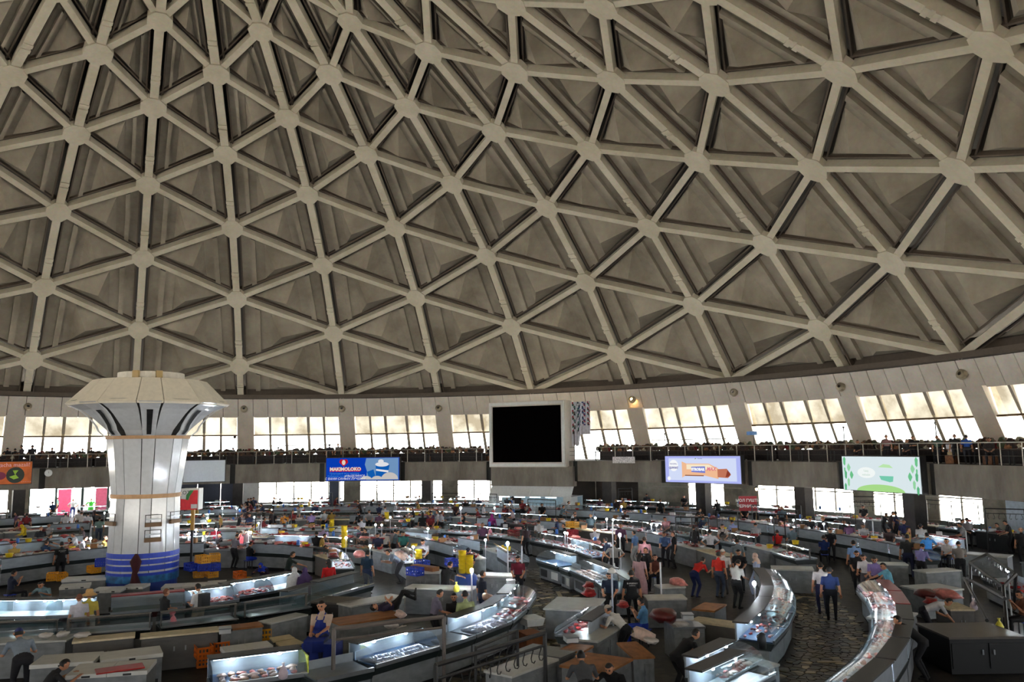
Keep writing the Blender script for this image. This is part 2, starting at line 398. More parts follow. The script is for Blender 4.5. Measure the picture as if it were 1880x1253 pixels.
def stones(r0, r1, z0, z1, cell):
    pts = []; r = r0-cell
    while r < r1+cell:
        n = int(abs(z1-z0)*r/cell)
        for k in range(n):
            a = z0+(z1-z0)*(k+random.uniform(-.4, .4))/n; q = r+random.uniform(-.42, .42)*cell; pts.append(V((q*cos(a), q*sin(a))))
        r += cell*.9
    vs, es, fs, *_ = geometry.delaunay_2d_cdt(pts, [], [], 0, 1e-4)
    cc = {}
    for f in fs:
        a, b, c = [vs[i] for i in f]; d = 2*(a.x*(b.y-c.y)+b.x*(c.y-a.y)+c.x*(a.y-b.y))
        if abs(d) < 1e-5: continue
        ux = (a.length_squared*(b.y-c.y)+b.length_squared*(c.y-a.y)+c.length_squared*(a.y-b.y))/d
        uy = (a.length_squared*(c.x-b.x)+b.length_squared*(a.x-c.x)+c.length_squared*(b.x-a.x))/d
        for i in f: cc.setdefault(i, []).append(V((ux, uy)))
    out = []
    for i, cs in cc.items():
        p = vs[i]; rr = p.length
        if not (r0 < rr < r1) or len(cs) < 4 or max((q-p).length for q in cs) > cell*1.3: continue
        cs.sort(key=lambda q: atan2(q.y-p.y, q.x-p.x)); out.append((p, [p+(q-p)*(1-.018/max((q-p).length, .05)) for q in cs]))
    return out
allst = stones(25.3, 27.3, radians(-157), radians(-114), .25)+stones(16.2, 20.6, radians(-158), radians(-92), .29)
allst.sort(key=lambda s: (s[0]-V((CAM.x, CAM.y))).length)
def stone_mb(mb, p, loop):
    z = random.uniform(.018, .03); mb.prism([V((q.x, q.y, 0)) for q in loop], [V((q.x, q.y, z)) for q in loop])
for p, loop in allst[:290]:
    mb = MB(); stone_mb(mb, p, loop); mb.build('stone', random.choices(STONE, (5, 6, 2, 3, 2, 1))[0], fl)
mb = MB()
for p, loop in allst[290:]:
    mb.cm = random.choices(range(6), (5, 5, 2, 4, 2, 1))[0]; stone_mb(mb, p, loop)
mb.build('stones', STONE, fl, kind='stuff')
# inlaid light strips (diamonds) in both aisles
M_STRIP = mat('strip_stone', (158, 142, 112), .5)
def strip(pts, wd=.16):
    for a, b in zip(pts, pts[1:]):
        d = (b-a).normalized(); s = V((-d.y, d.x, 0))*wd/2; mb = MB()
        q = [a+s, b+s, b-s, a-s]; mb.prism([V((p.x, p.y, 0)) for p in q], [V((p.x, p.y, .036)) for p in q]); mb.build('inlay_strip', M_STRIP, fl)
g = lambda *xy: [G(x, y) for x, y in xy]
strip(g((1003, 1111), (1037, 1103), (1070, 1112), (1035, 1120), (1003, 1111))); strip(g((1032, 1103), (1024, 1088))); strip(g((1036, 1121), (1043, 1135)))
strip(g((1432, 1112), (1470, 1098))); strip(g((1434, 1112), (1473, 1130))); strip(g((1500, 1218), (1545, 1218)))
# outside ground, so the daylight through the glass bounces upward
mb = MB(); mb.lathe([(49.5, -.15), (150, -.15)], 60); o = mb.build('ground', mat('outside_paving', (215, 212, 204), .9, scale=.5)); o['kind'] = 'structure'

# ground floor wall at the back of the gallery: bays of windows, columns in front
RW = 46.0
bayk = {-2: 'w', -1: 'w', 0: 'w', 1: 'door', 2: 'blue', 3: 'w', 4: 'w', 5: 'w', 6: 'dark', 7: 'wd', 8: 'w', 9: 'w', 10: 'pale', 11: 'w', 12: 'w', 13: 'w'}
M_WALLG = concrete('ground_wall', (172, 166, 150), (110, 104, 90), .6)
M_PALE = mat('pale_blue_wall', (176, 190, 202), .6); M_BRN = concrete('brown_shutter', (70, 56, 44), (36, 30, 26), .7); M_NAVY = mat('navy_panel', (30, 36, 56), .6)
gw = 0
for c in range(30):
    cc = ((c+2) % 30)-2; k = bayk.get(cc, 'w' if cc % 3 else 'dark')
    a0 = phi(c); a1 = a0-STEP
    root = empty('wall_bay_%d' % (c+1) if cc > 13 else 'wall_ground_%d' % (cc+3), kind='structure')
    def slab(nm, r, b0, b1, z0, z1, m, th=.2):
        x = MB(); q = [P(r, b0, z0), P(r, b1, z0), P(r+th, b1, z0), P(r+th, b0, z0)]; x.prism(q, [p+V((0, 0, z1-z0)) for p in q]); x.build(nm, m, root)
    D = a0-a1; bz = 4.25
    slab('lintel', RW, a0, a1, 3.75, bz, M_WALLG)
    slab('pier', RW, a0+.004, a0-.03, 0, 3.75, M_WHITE if cc in (0, 3) else M_WALLG)
    if k in ('w', 'wd'):
        slab('sill_wall', RW, a0-.03, a1, 0, .9, M_WALLG)
        n = 5
        for i in range(n):
            b0 = a0-.03-(D-.03)*i/n; b1 = a0-.03-(D-.03)*(i+1)/n
            if k == 'wd' and i in (0, 1, 4) or (cc == 9 and i == 2): slab('infill_panel', RW, b0, b1, .9, 3.75, M_WALLG); continue
            x = MB(); x.add([P(RW+.1, b0, .9), P(RW+.1, b1, .9), P(RW+.1, b1, 3.75), P(RW+.1, b0, 3.75)], [(0, 1, 2, 3)]); x.build('pane', M_PGR, root)
            slab('mullion', RW+.02, b0+.0012, b0-.0012, .9, 3.75, M_MULL, .12)
        slab('glazing_bar', RW, a0-.03, a1, 2.3, 2.38, M_MULL, .12)
    elif k == 'door':
        n = 4
        for i in range(n+1): b = a0-.03-(D-.03)*i/n; slab('door_post', RW, b+.002, b-.002, 0, 3.75, mat('green_frame', (70, 98, 92), .5), .14)
        slab('transom', RW, a0-.03, a1, 2.9, 3.0, mat('green_frame', (70, 98, 92)), .14)
        for i in range(n):
            b0 = a0-.03-(D-.03)*i/n; b1 = a0-.03-(D-.03)*(i+1)/n
            z = 0 if i in (0, 3) else 3.0
            x = MB(); x.add([P(RW+.1, b0, z), P(RW+.1, b1, z), P(RW+.1, b1, 3.75), P(RW+.1, b0, 3.75)], [(0, 1, 2, 3)]); x.build('pane', M_PGR if z else M_GLASS, root)
    else:
        mm = {'dark': M_BRN, 'pale': M_PALE, 'blue': M_NAVY}[k]
        for i in range(4): slab('wall_panel', RW-(.06 if i % 2 else 0), a0-.03-(D-.03)*i/4-.0004, a0-.03-(D-.03)*(i+1)/4+.0004, 0, 3.75, mm)
    # square column at the gallery edge
    x = MB(); x.box((0, 0, 2.12), (.85, .85, 4.24)); o = x.build('trim_5', M_COLD if cc not in (4,) else mat('column_navy', (38, 44, 62))); o.location = P(40.6, a0); o.rotation_euler = (0, 0, a0); o['kind'] = 'structure'
# people-high shop fittings seen outside the doors
for j, (x_, c_) in enumerate(((118, (196, 70, 110)), (150, (230, 230, 236)), (186, (150, 60, 90)))):
    p = CY(x_, 930, 52); r_ = MB(); r_.box((0, 0, 1.3), (.4, 1.1, 2.6)); r_.box((0, 0, 2.7), (.7, 1.3, .12)); o = r_.build('market_booth', mat('booth_%d' % j, c_)); o.location = (p.x, p.y, -.15)
    tag(o, ('rose pink booth outside the open doors', 'pale white booth outside between the door posts', 'wine red booth outside behind the green dress')[j], 'booth')
# ---------------------------------------------------------------- fascia lamps
M_LAMPR = mat('lamp_ring', (150, 140, 120), .4, .4)
for c in (-1, 2, 3, 4, 6, 7, 8, 9):
    px = {-1: 51, 2: 448, 3: 628, 4: 806, 6: 1162, 7: 1349, 8: 1546, 9: 1769}[c]; py = {-1: 748, 2: 752, 3: 752, 4: 751, 6: 735, 7: 722, 8: 712, 9: 689}[c]
    p = CY(px, py, 45.7); a = atan2(p.y, p.x)
    r_ = empty('ceiling_lamp', p, a, 'round band lamp, %s' % {-1: 'leftmost of them', 2: 'just right of the tiled column', 3: 'above the blue billboard', 4: 'second to the left of the big black screen', 6: 'the only one lit, right of the big black screen', 7: 'above the lit chocolate bar screen', 8: 'above the left edge of the green screen', 9: 'rightmost of them'}[c], 'lamp', 'lamps on the panel band')
    m_ = MB(); m_.lathe([(.16, 0), (.30, 0), (.34, .06), (.30, .30), (.12, .36)], 14); o = m_.build('housing', M_LAMPR, r_); o.rotation_euler = (0, -pi/2, 0)
    o.rotation_euler = (0, -radians(75), 0)
    m_ = MB(); m_.ball((0, 0, 0), .19, 10, 6); o = m_.build('bulb', M_BULBW if c == 6 else M_DARK, r_); o.location = (-.05, 0, 0)

# ---------------------------------------------------------------- billboards
def board(name, x0, x1, yt, yb, label, back, rho=38.35, th=.42, cat='billboard', frame=M_DARK, em=0):
    p0, p1 = CY(x0, (yt+yb)/2, rho), CY(x1, (yt+yb)/2, rho); zt = (CY(x0, yt, rho).z+CY(x1, yt, rho).z)/2; xm = (x0+x1)/2
    zt = CY(xm, yt, rho).z; zb_ = CY(xm, yb, rho).z; d = V((p1.x-p0.x, p1.y-p0.y, 0)); W = d.length; H = zt-zb_
    r_ = empty(name, V(((p0.x+p1.x)/2, (p0.y+p1.y)/2, (zt+zb_)/2)), atan2(d.y, d.x), label, cat)
    m_ = MB(); m_.box((0, th/2, 0), (W+.1, th, H+.1)); m_.build('frame', frame, r_)
    m_ = MB(); m_.box((0, -.01, 0), (W, .02, H)); m_.build('display', back, r_)
    return r_, W, H
def scr(n, rgb, e): return emit('scr_'+n, rgb, e)
def disc(parent, name, m, x, z, rx, rz, y=-.03, n=20, a0=0, a1=2*pi):
    b = MB(); b.add([(x, y, z)]+[(x+rx*cos(a0+(a1-a0)*i/n), y, z+rz*sin(a0+(a1-a0)*i/n)) for i in range(n+1)], [(0, i+1, i+2) for i in range(n)]); return b.build(name, m, parent)
def poly(parent, name, m, pts, y=-.03):
    b = MB(); b.add([(x, y, z) for x, z in pts], [tuple(range(len(pts)))]); return b.build(name, m, parent)
# blue dairy billboard
E1 = .8
r_, W, H = board('billboard', 599, 733, 841, 882.5, 'blue backlit billboard with a red heart and yoghurt cups', scr('blue', (10, 66, 190), E1))
poly(r_, 'photo_panel', scr('pblue', (120, 160, 205), E1), [(W*.05, -H*.48), (W*.49, -H*.48), (W*.49, H*.48), (W*.05, H*.48), (W*.03, .2*H), (W*.06, -.1*H)])
poly(r_, 'heart', scr('red', (200, 24, 40), E1), [(-W*.26, H*.12), (-W*.32, H*.3), (-W*.31, H*.42), (-W*.28, H*.45), (-W*.26, H*.41), (-W*.24, H*.45), (-W*.21, H*.42), (-W*.20, H*.3)], -.035)
disc(r_, 'heart_emblem', scr('cream', (240, 226, 214), E1), -W*.26, H*.3, .16, .22, -.04)
text('MAKIMOLOKO', .41, (-W*.235, -.05, -H*.0), scr('cream', (240, 226, 214), E1), r_, bold=.02)
text('MAKIMOLOKO', .41, (-W*.235, -.045, -H*.02), scr('red', (200, 24, 40), E1), r_, name='lettering_outline', bold=.05)
text('Природный вкус молока', .22, (-W*.25, -.05, -H*.19), scr('lblue', (70, 150, 225), E1), r_)
text('Собираем лучшее', .2, (-W*.34, -.05, -H*.30), scr('lblue', (70, 150, 225), E1), r_); text('#МЫДЕЛИМСЯ', .24, (-W*.11, -.05, -H*.30), scr('white', (245, 245, 250), E1), r_, shear=.2)
text('С ВАМИ САМЫМ ЛУЧШИМ', .27, (-W*.24, -.05, -H*.42), scr('white', (245, 245, 250), E1), r_, shear=.2)
poly(r_, 'cup', scr('cblue', (20, 100, 190), E1), [(W*.18, .22*H), (W*.37, .16*H), (W*.33, -.42*H), (W*.22, -.44*H), (W*.18, -.3*H)], -.04)
poly(r_, 'cup_band', scr('white', (245, 245, 250), E1), [(W*.185, 0), (W*.355, -.07*H), (W*.35, -.16*H), (W*.185, -.08*H)], -.045)
poly(r_, 'cup', scr('cblue', (20, 100, 190), E1), [(W*.06, -.12*H), (W*.15, -.02*H), (W*.18, -.36*H), (W*.09, -.42*H)], -.04)
disc(r_, 'cream_top', scr('white', (245, 245, 250), E1), W*.265, H*.2, .6, .2, -.042)
disc(r_, 'cream_swirl', scr('white', (245, 245, 250), E1), W*.25, H*.33, .25, .18, -.042)
for x, q in ((.05, .5), (.2, .5), (.37, .75)): disc(r_, 'milk_splash', scr('mcream', (214, 208, 204), E1), W*x, -H*.46, q, .3 if x < .3 else .6, -.043, a1=pi)
# plain white board left
board('billboard', 337, 413, 846, 885, 'blank pale grey board on the gallery edge beside the tiled column', mat('blank_board', (196, 202, 208), .5, var=.04))
# orange billboard
r_, W, H = board('billboard', -60, 58, 849, 890, 'orange billboard cut off at the photo edge, left of the round clock', mat('orange_print', (196, 92, 12), .6, var=.3, scale=1.2))
ox = W*.5-(58/118)*W
disc(r_, 'logo_disc', mat('logo_dark', (22, 34, 16), .6), W*.5-W*.26, -.1*H, .62, .62, -.03)
poly(r_, 'logo_mark', mat('logo_green', (140, 178, 40), .6), [(W*.24-.42, -.06*H-.2), (W*.24-.1, -.06*H-.4), (W*.24+.25, -.06*H-.3), (W*.24, -.06*H), (W*.24+.2, -.06*H+.3), (W*.24-.2, -.06*H+.3), (W*.24-.02, -.06*H-.05)], -.035)
text('...gacha mazali!', .42, (W*.18, -.04, H*.36), mat('pink_print', (236, 186, 196), .6), r_)
text('- - - - - -', .2, (W*.42, -.04, -H*.4), mat('pink_print', (236, 186, 196)), r_)
disc(r_, 'corner_badge', mat('plum_print', (120, 20, 60), .6), W*.0, -.12*H, .4, .3, -.03)
# chocolate bar screen
E2 = .95
r_, W, H = board('led_screen', 1222, 1360, 838, 887, 'lit lavender screen showing a chocolate bar advertisement', scr('lav', (176, 184, 246), E2), cat='screen')
poly(r_, 'glow_panel', scr('lav2', (214, 224, 252), E2), [(-W*.45, -H*.42), (W*.45, -H*.42), (W*.45, H*.42), (-W*.45, H*.42)], -.022)
disc(r_, 'badge', scr('w2', (252, 253, 255), E2), -W*.38, H*.14, .42, .42)
text('MAKSIMAL', .14, (-W*.38, -.04, H*.2), scr('vio', (110, 110, 170), E2), r_); text('QUVVAT', .21, (-W*.38, -.04, H*.05), scr('vio', (110, 110, 170), E2), r_, bold=.01)
disc(r_, 'badge', scr('w2', (252, 253, 255), E2), -W*.45, -H*.36, .15, .15)
poly(r_, 'wrapper', scr('peach', (244, 190, 150), E2), [(-W*.265, -H*.32), (-W*.21, -H*.22), (W*.03, -H*.22), (W*.22, -H*.34), (W*.22, H*.05), (W*.1, H*.22), (-W*.2, H*.22), (-W*.265, H*.3)])
poly(r_, 'wrapper_highlight', scr('pale', (252, 236, 206), E2), [(-W*.2, H*.0), (W*.2, H*.0), (W*.1, H*.19), (-W*.2, H*.19)], -.033)
poly(r_, 'wrapper_shadow', scr('brn', (150, 92, 62), E2), [(-W*.23, -H*.25), (W*.03, -H*.25), (W*.03, -H*.21), (-W*.22, -H*.21)], -.034)
poly(r_, 'name_plate', scr('nblue', (120, 130, 210), E2), [(-W*.135, -H*.1), (W*.05, -H*.13), (W*.05, H*.12), (-W*.135, H*.1)], -.036)
text('STROBAR', .26, (-W*.045, -.05, 0), scr('w2', (252, 253, 255), E2), r_, bold=.02); text('MAX', .36, (W*.13, -.05, H*.02), scr('coral', (226, 120, 140), E2), r_, shear=.3, bold=.01)
poly(r_, 'bar_piece', scr('bar', (196, 120, 92), E2), [(W*.21, -H*.28), (W*.34, -H*.3), (W*.38, -H*.18), (W*.33, H*.04), (W*.21, H*.02)], -.036)
poly(r_, 'bar_end', scr('bard', (140, 62, 46), E2), [(W*.31, -H*.27), (W*.355, -H*.25), (W*.375, -H*.14), (W*.34, -H*.0)], -.04)
poly(r_, 'leaf_logo', scr('leaf', (130, 160, 80), E2), [(-W*.09, H*.38), (-W*.07, H*.44), (-W*.065, H*.4)], -.036); text('Chocolate', .1, (-W*.015, -.04, H*.41), scr('vio', (110, 110, 170), E2), r_)
# green screen (the cartoon figure on it is left out)
r_, W, H = board('led_screen', 1548, 1690, 839, 903, 'lit white and green screen with leafy borders above the market hall', scr('gw', (222, 236, 240), E2), cat='screen')
for sx in (-1, 1):
    for k, (dx, z, q) in enumerate(((.47, .36, .9), (.41, .17, .8), (.455, -.05, .85), (.375, -.05, .8), (.42, -.27, .85), (.47, -.42, .8), (.49, .1, .5))):
        q *= .42; cx = sx*W*(dx+(.0 if sx < 0 else .005)); m_ = scr('g%d' % (k % 3), [(110, 196, 140), (150, 214, 164), (96, 180, 130)][k % 3], E2)
        cx = max(-W*.5+.2, min(W*.5-.2, cx)); poly(r_, 'leaf', m_, [(cx, H*z+.75*q), (cx+.3*q, H*z+.35*q), (cx+.5*q if abs(cx) < W*.42 else cx+.25*q, H*z), (cx+.2*q, H*z-.5*q), (cx, H*z-.75*q), (cx-.25*q, H*z-.4*q), (cx-.4*q if abs(cx) < W*.42 else cx-.25*q, H*z), (cx-.28*q, H*z+.35*q)], -.03-.001*k)
disc(r_, 'hill', scr('hill', (170, 222, 140), E2), 0, -H*.5, W*.31, H*.2, -.031, a1=pi)
disc(r_, 'speech_bubble', scr('w3', (246, 252, 250), E2), -W*.17, H*.03, W*.12, H*.16, -.032)
text('Tabiiy', .17, (-W*.17, -.045, H*.08), scr('fg', (206, 226, 214), E2), r_); text('mahsulot', .17, (-W*.17, -.045, -H*.03), scr('fg', (206, 226, 214), E2), r_)
poly(r_, 'pack_band', scr('teal', (120, 206, 176), E2), [(W*.0, -H*.05), (W*.18, -H*.05), (W*.17, -H*.2), (W*.13, -H*.22), (W*.02, -H*.16)], -.033)
poly(r_, 'pack_lid', scr('lgreen', (190, 234, 176), E2), [(-W*.01, H*.2), (W*.06, H*.29), (W*.14, H*.27), (W*.18, H*.18)], -.033)

# ---------------------------------------------------------------- big dark screen, curtain and kiosk
r_, W, H = board('video_wall', 899, 1037, 738.5, 857, 'large black switched-off video screen in a pale panelled frame', mat('screen_off', (4, 3, 3), .95, var=0, spec=0), 38.1, 1.9, 'screen', M_FAS)
for o in list(r_.children):
    if o.name.startswith('display'): bpy.data.objects.remove(o)
fw = W*.036
m_ = MB(); m_.box((0, -.02, -H*.0), (W-2*fw-.15, .04, H-2*fw-.2)); m_.build('display', mat('screen_off'  , (5, 4, 4)), r_)
def tiles(n, x0, x1, z0, z1, vert):
    for i in range(n):
        b = MB(); t0, t1 = i/n, (i+1)/n; g_ = .02
        if vert: b.box(((x0+x1)/2, -.06, z0+(z1-z0)*(t0+t1)/2), (x1-x0-g_, .12, (z1-z0)/n-g_))
        else: b.box((x0+(x1-x0)*(t0+t1)/2, -.06, (z0+z1)/2), ((x1-x0)/n-g_, .12, z1-z0-g_))
        b.build('frame_tile', M_WHITE, r_)
tiles(5, -W/2, W/2, H/2-fw, H/2, 0); tiles(5, -W/2, W/2, -H/2, -H/2+fw, 0); tiles(4, -W/2, -W/2+fw, -H/2+fw, H/2-fw, 1); tiles(4, W/2-fw, W/2, -H/2+fw, H/2-fw, 1)
p0, p1 = CY(1049, 780, 39.6), CY(1084, 780, 39.6); zt, z1 = CY(1066, 738, 39.6).z, CY(1066, 816, 39.6).z
m_ = MB(); d = (p1-p0); n = 30; vs = []; nr = 22
nn = V((d.y, -d.x, 0)).normalized()
for i in range(n+1):
    q = p0+d*i/n+nn*.12*sin(i*1.3); low = z1+(.8 if i > 12 else -.1*(i % 3))
    vs += [V((q.x, q.y, zt+(low-zt)*k/nr)) for k in range(nr+1)]
m_.v = vs
for i in range(n):
    for k in range(nr):
        t = (k+abs(i % 6-3)) % 7; m_.f.append((i*(nr+1)+k, i*(nr+1)+k+1, (i+1)*(nr+1)+k+1, (i+1)*(nr+1)+k)); m_.m.append(0 if (i % 3 == 1 or t in (0, 3, 4) or k > 15) else 1+((i//6+t) % 4))
o = m_.build('patterned_curtain', [mat('ikat_white', (222, 220, 226), .9), mat('ikat_blue', (36, 70, 130), .9), mat('ikat_red', (160, 30, 50), .9), mat('ikat_green', (40, 100, 84), .9), mat('ikat_navy', (26, 26, 50), .9)])
sm = o.modifiers.new('s', 'SOLIDIFY'); sm.thickness = .04
tag(o, 'zigzag patterned cloth hanging beside the big black screen', 'curtain')
# concrete block and kiosk under the screen
p0, p1 = CY(902, 880, 38.5), CY(1052, 880, 38.5); d = p1-p0; a = atan2(d.y, d.x)
def kz(y): return CY(975, y, 38.5).z
o = MB().box((0, .4, (kz(857)+kz(893))/2), (d.length, .8, kz(857)-kz(893))).build('trim_6', M_BEAM); o.location = ((p0.x+p1.x)/2, (p0.y+p1.y)/2, 0); o.rotation_euler = (0, 0, a); o['kind'] = 'structure'
kr = empty('kiosk', ((p0.x+p1.x)/2, (p0.y+p1.y)/2, 0), a, 'white meat kiosk with cold strip lights under the big black screen', 'kiosk')
W = d.length
for i in range(4): MB().prism([(x, y, z) for x, y, z in ((-W/2+W*i/4+.02, .1, kz(893)), (-W/2+W*(i+1)/4-.02, .1, kz(893)), (-W/2+W*(i+1)/4-.02, -.55, kz(911)), (-W/2+W*i/4+.02, -.55, kz(911)))], [(x, y+.1, z) for x, y, z in ((-W/2+W*i/4+.02, .1, kz(893)), (-W/2+W*(i+1)/4-.02, .1, kz(893)), (-W/2+W*(i+1)/4-.02, -.55, kz(911)), (-W/2+W*i/4+.02, -.55, kz(911)))]).build('canopy_panel', M_WHITE, kr)
MB().box((-W/2+.15, .2, kz(911)/2), (.3, 1.4, kz(911))).build('side_wall', M_WHITE, kr); MB().box((W/2-.35, .2, kz(911)/2), (.7, 1.4, kz(911))).build('side_wall', M_WHITE, kr)
MB().box((0, 2.0, kz(911)/2), (W, .1, kz(911))).build('back_wall', mat('kiosk_blue', (190, 216, 226), .5), kr)
MB().box((0, 1, kz(911)-.02), (W, 2.2, .05)).build('ceiling_panel', M_WHITE, kr)
for i in range(4): MB().box((-W*.33+W*.19*i, -.1, kz(911)-.1), (.95, .08, .06)).build('lamp_tube', M_TUBE, kr)
MB().box((0, -.2, .5), (W-.2, 1.0, 1.0)).build('counter', M_WMET, kr); 
apr = MB().prism([(-.22, 0, 0), (.22, 0, 0), (.22, .06, 0), (-.22, .06, 0)], [(-.06, 0, 1.1), (.06, 0, 1.1), (.06, .04, 1.1), (-.06, .04, 1.1)]).build('hanging_apron', mat('apron_royal', (30, 50, 190), .8)); q = CY(1034, 945, 38.2); apr.location = (q.x, q.y, q.z-.35)
tag(apr, 'royal blue apron hanging at the right end of the lit kiosk', 'apron')

# ---------------------------------------------------------------- tiled mushroom column at the hall's centre
pc = empty('mushroom_column', (0, 0, 0), 0, 'tall white tiled column with flared head and blue striped foot', 'column')
D0 = hypot(CAM.x, CAM.y)
def cz(y, r=1.4):
    d_ = ray(272, y); return CAM.z+d_.z/hypot(d_.x, d_.y)*(D0-r)
PXM = 1490.3/(D0*.905/ .985)
prof = [(1071, 59), (1017, 59), (915, 57.5), (910, 57.5), (860, 63), (806, 69), (800, 70)]
TILE = mat('column_tile', (212, 214, 218), .12, var=.05, spec=.6); SEAM = mat('column_seam', (60, 58, 56), .8)
fac = []                                          # facet edge angles (about az=180deg): wide 27, narrow 18
for k in range(8): fac += [(k*45-9, k*45+9, 1), (k*45+9, k*45+36, 0)]
def rr(y):
    for (y0, r0), (y1, r1) in zip(prof, prof[1:]):
        if y1 <= y <= y0: return (r0+(r1-r0)*(y0-y)/(y0-y1))/PXM
def facet(name, ylist, rfun, m, off=0, skip=None, thick=.06, gap=.6):
    for a0, a1, nar in fac:
        if skip and skip(nar): continue
        b0, b1 = pi+radians(a0+gap), pi+radians(a1-gap); b = MB(); vs = []
        for y in ylist:
            r = rfun(y)+off; vs += [P(r, b0, cz(y, r)), P(r, b1, cz(y, r)), P(r-thick, b1, cz(y, r)), P(r-thick, b0, cz(y, r))]
        k = len(ylist); fs = [(3, 2, 1, 0), (4*k-4, 4*k-3, 4*k-2, 4*k-1)]
        for i in range(k-1):
            for j in range(4): fs.append((4*i+j, 4*i+(j+1) % 4, 4*i+4+(j+1) % 4, 4*i+4+j))
        b.add(vs, fs); b.build(name, m, pc)
facet('cladding_panel', [1071, 1017, 965, 916], rr, TILE); facet('cladding_panel', [909, 885, 860, 830, 806], rr, TILE)
fl2 = {800: 62, 790: 68, 780: 78, 770: 88, 760: 98, 750: 110, 742: 124, 736: 136}
fk = sorted(fl2, reverse=True); fl3 = {800: 74, 790: 84, 780: 88, 770: 95, 760: 103, 750: 114, 742: 127, 736: 138}
facet('flare_panel', fk, lambda y: fl2[y]/PXM, TILE, skip=lambda n: n)
facet('flare_panel', fk, lambda y: fl3[y]/PXM, TILE, off=0, skip=lambda n: not n, gap=1.5)
for k in range(8):                                # dark slots in the narrow flare facets
    b0 = pi+radians(k*45-2.6); b1 = pi+radians(k*45+2.6); vs = []
    ys = [798, 790, 780, 770, 760, 752]
    for y in ys:
        r = (fl3.get(y) or (76 if y > 790 else 112))/PXM+.05; vs += [P(r, b0, cz(y, r)), P(r, b1, cz(y, r))]
    MB().add(vs, [(2*i, 2*i+1, 2*i+3, 2*i+2) for i in range(5)]).build('slot', M_BLACK, pc)
def ring(name, y0, y1, off, m, n=48): r0, r1 = rr(y0)+off, rr(y1)+off; MB().lathe([(r0-.05, cz(y0)), (r0, cz(y0)), (r1, cz(y1)), (r1-.05, cz(y1))], n).build(name, m, pc)
MB().lathe([(.5*1.2, 0)]+[(rr(y)-.1, cz(y)) for y in (1071, 1017, 912, 860, 803)]+[(fl2[y]/PXM-.12, cz(y)) for y in fk], 40).build('core', SEAM, pc)
MB().lathe([(rr(1071)-.03, 0), (rr(1071)-.03, cz(1070))], 40).build('foot', mat('foot_blue', (20, 56, 150), .4), pc)
GOLD = mat('wood_band', (172, 134, 96), .6)
ring('band', 916, 908.5, .03, GOLD); ring('band', 806, 800, .03, GOLD)
BLU = mat('stripe_blue', (28, 66, 196), .3)
for y0, y1 in ((1026, 1017), (1037, 1028.5), (1049, 1040)): ring('stripe', y0, y1, .015, BLU)
ring('foot_band', 1058, 1053, .015, BLU)
ring('water_band', 1071, 1058, .02, mat('teal_water', (30, 110, 170), .4, scale=4, var=.5))
# sloping cap
R0, R1 = 137/PXM, 96/PXM
for a0, a1, nar in fac:
    b0, b1 = pi+radians(a0+.3), pi+radians(a1-.3); z0, z1 = cz(736, R0), cz(693, R1)
    q = [P(R0, b0, z0), P(R0, b1, z0), P(R1, b1, z1), P(R1, b0, z1)]; MB().prism(q, [p-V((p.x, p.y, 0)).normalized()*.08-V((0, 0, .08)) for p in q]).build('cap_panel', mat('cap_cream', (246, 236, 216), .5, var=.05), pc)
MB().lathe([(R0-.3, cz(737, R0)+.02), (R1-.15, cz(697, R1))], 32).build('cap_core', SEAM, pc)
z0 = cz(697, R1); MB().lathe([(R1-.1, z0+.05), (1.5, z0+.1), (1.3, z0+.1), (1.3, z0+.42), (.01, z0+.45)], 32).build('drum', mat('drum_cream', (206, 200, 188)), pc)
for a in (-25, 12): MB().box(tuple(P(1.36, pi+radians(a), z0+.26)), (.16, .24, .36), radians(a)).build('bracket', mat('brass', (120, 98, 50), .5), pc)
# knife racks, cloth and clock on the column
for i, (x, y) in enumerate(((285, 951), (318, 948), (285, 979), (222, 948))):
    p = CY(x, y, 1.3) if False else None
    a = pi+math.asin(max(-.95, min(.95, (x-272.5)/59))); rr_ = empty('knife_rack', P(1.42, a, cz(y)-.12), a, ['steel knives on a wooden rack fixed at the front of the tiled column, upper one', 'knife rack curving around the right flank of the tiled column', 'lower knife rack on the front of the tiled column', 'small wire rack on the left flank of the tiled column'][i], 'rack')
    MB().box((.05, 0, -.16), (.12, .62, .16)).build('shelf', mat('rack_wood', (110, 82, 54)), rr_); MB().box((.05, 0, .22), (.03, .62, .02)).build('bar', M_BLACK, rr_); MB().box((.04, 0, .05), (.03, .6, .05)).build('knife', M_STEEL, rr_)
    for s in (-.3, .3): MB().box((.04, s, .05), (.03, .02, .36)).build('bracket', M_BLACK, rr_)
a = pi-math.asin(10/59); cl = MB().loft([P(1.5, a, cz(1016)), P(1.56, a, cz(1030)), P(1.5, a, cz(1047)), P(1.54, a-.02, cz(1052)), P(1.75, a+.03, cz(1075)), P(2.1, a+.16, cz(1090))], [.05, .22, .12, .10, .24, .34], 8).build('draped_cloth', mat('maroon_cloth', (64, 20, 26), .9), smooth=True)
tag(cl, 'maroon cloth tied around the foot of the tiled column', 'cloth')
p = CY(89, 869, 38.7); ck = empty('wall_clock', p, atan2(p.y, p.x)+pi/2, 'small round white clock on the concrete beam right of the orange billboard', 'clock')
b = MB().lathe([(.01, 0), (.26, 0), (.28, -.05), (.28, -.1)], 20).build('dial', M_WHITE, ck); b.rotation_euler = (pi/2, 0, 0); MB().box((0, .03, .05), (.02, .02, .14)).build('hand', M_BLACK, ck)
for o in ck.children: o.location.y = -.12 if 'hand' in o.name else -.05
ck.rotation_euler.z = atan2(p.y, p.x)-pi/2
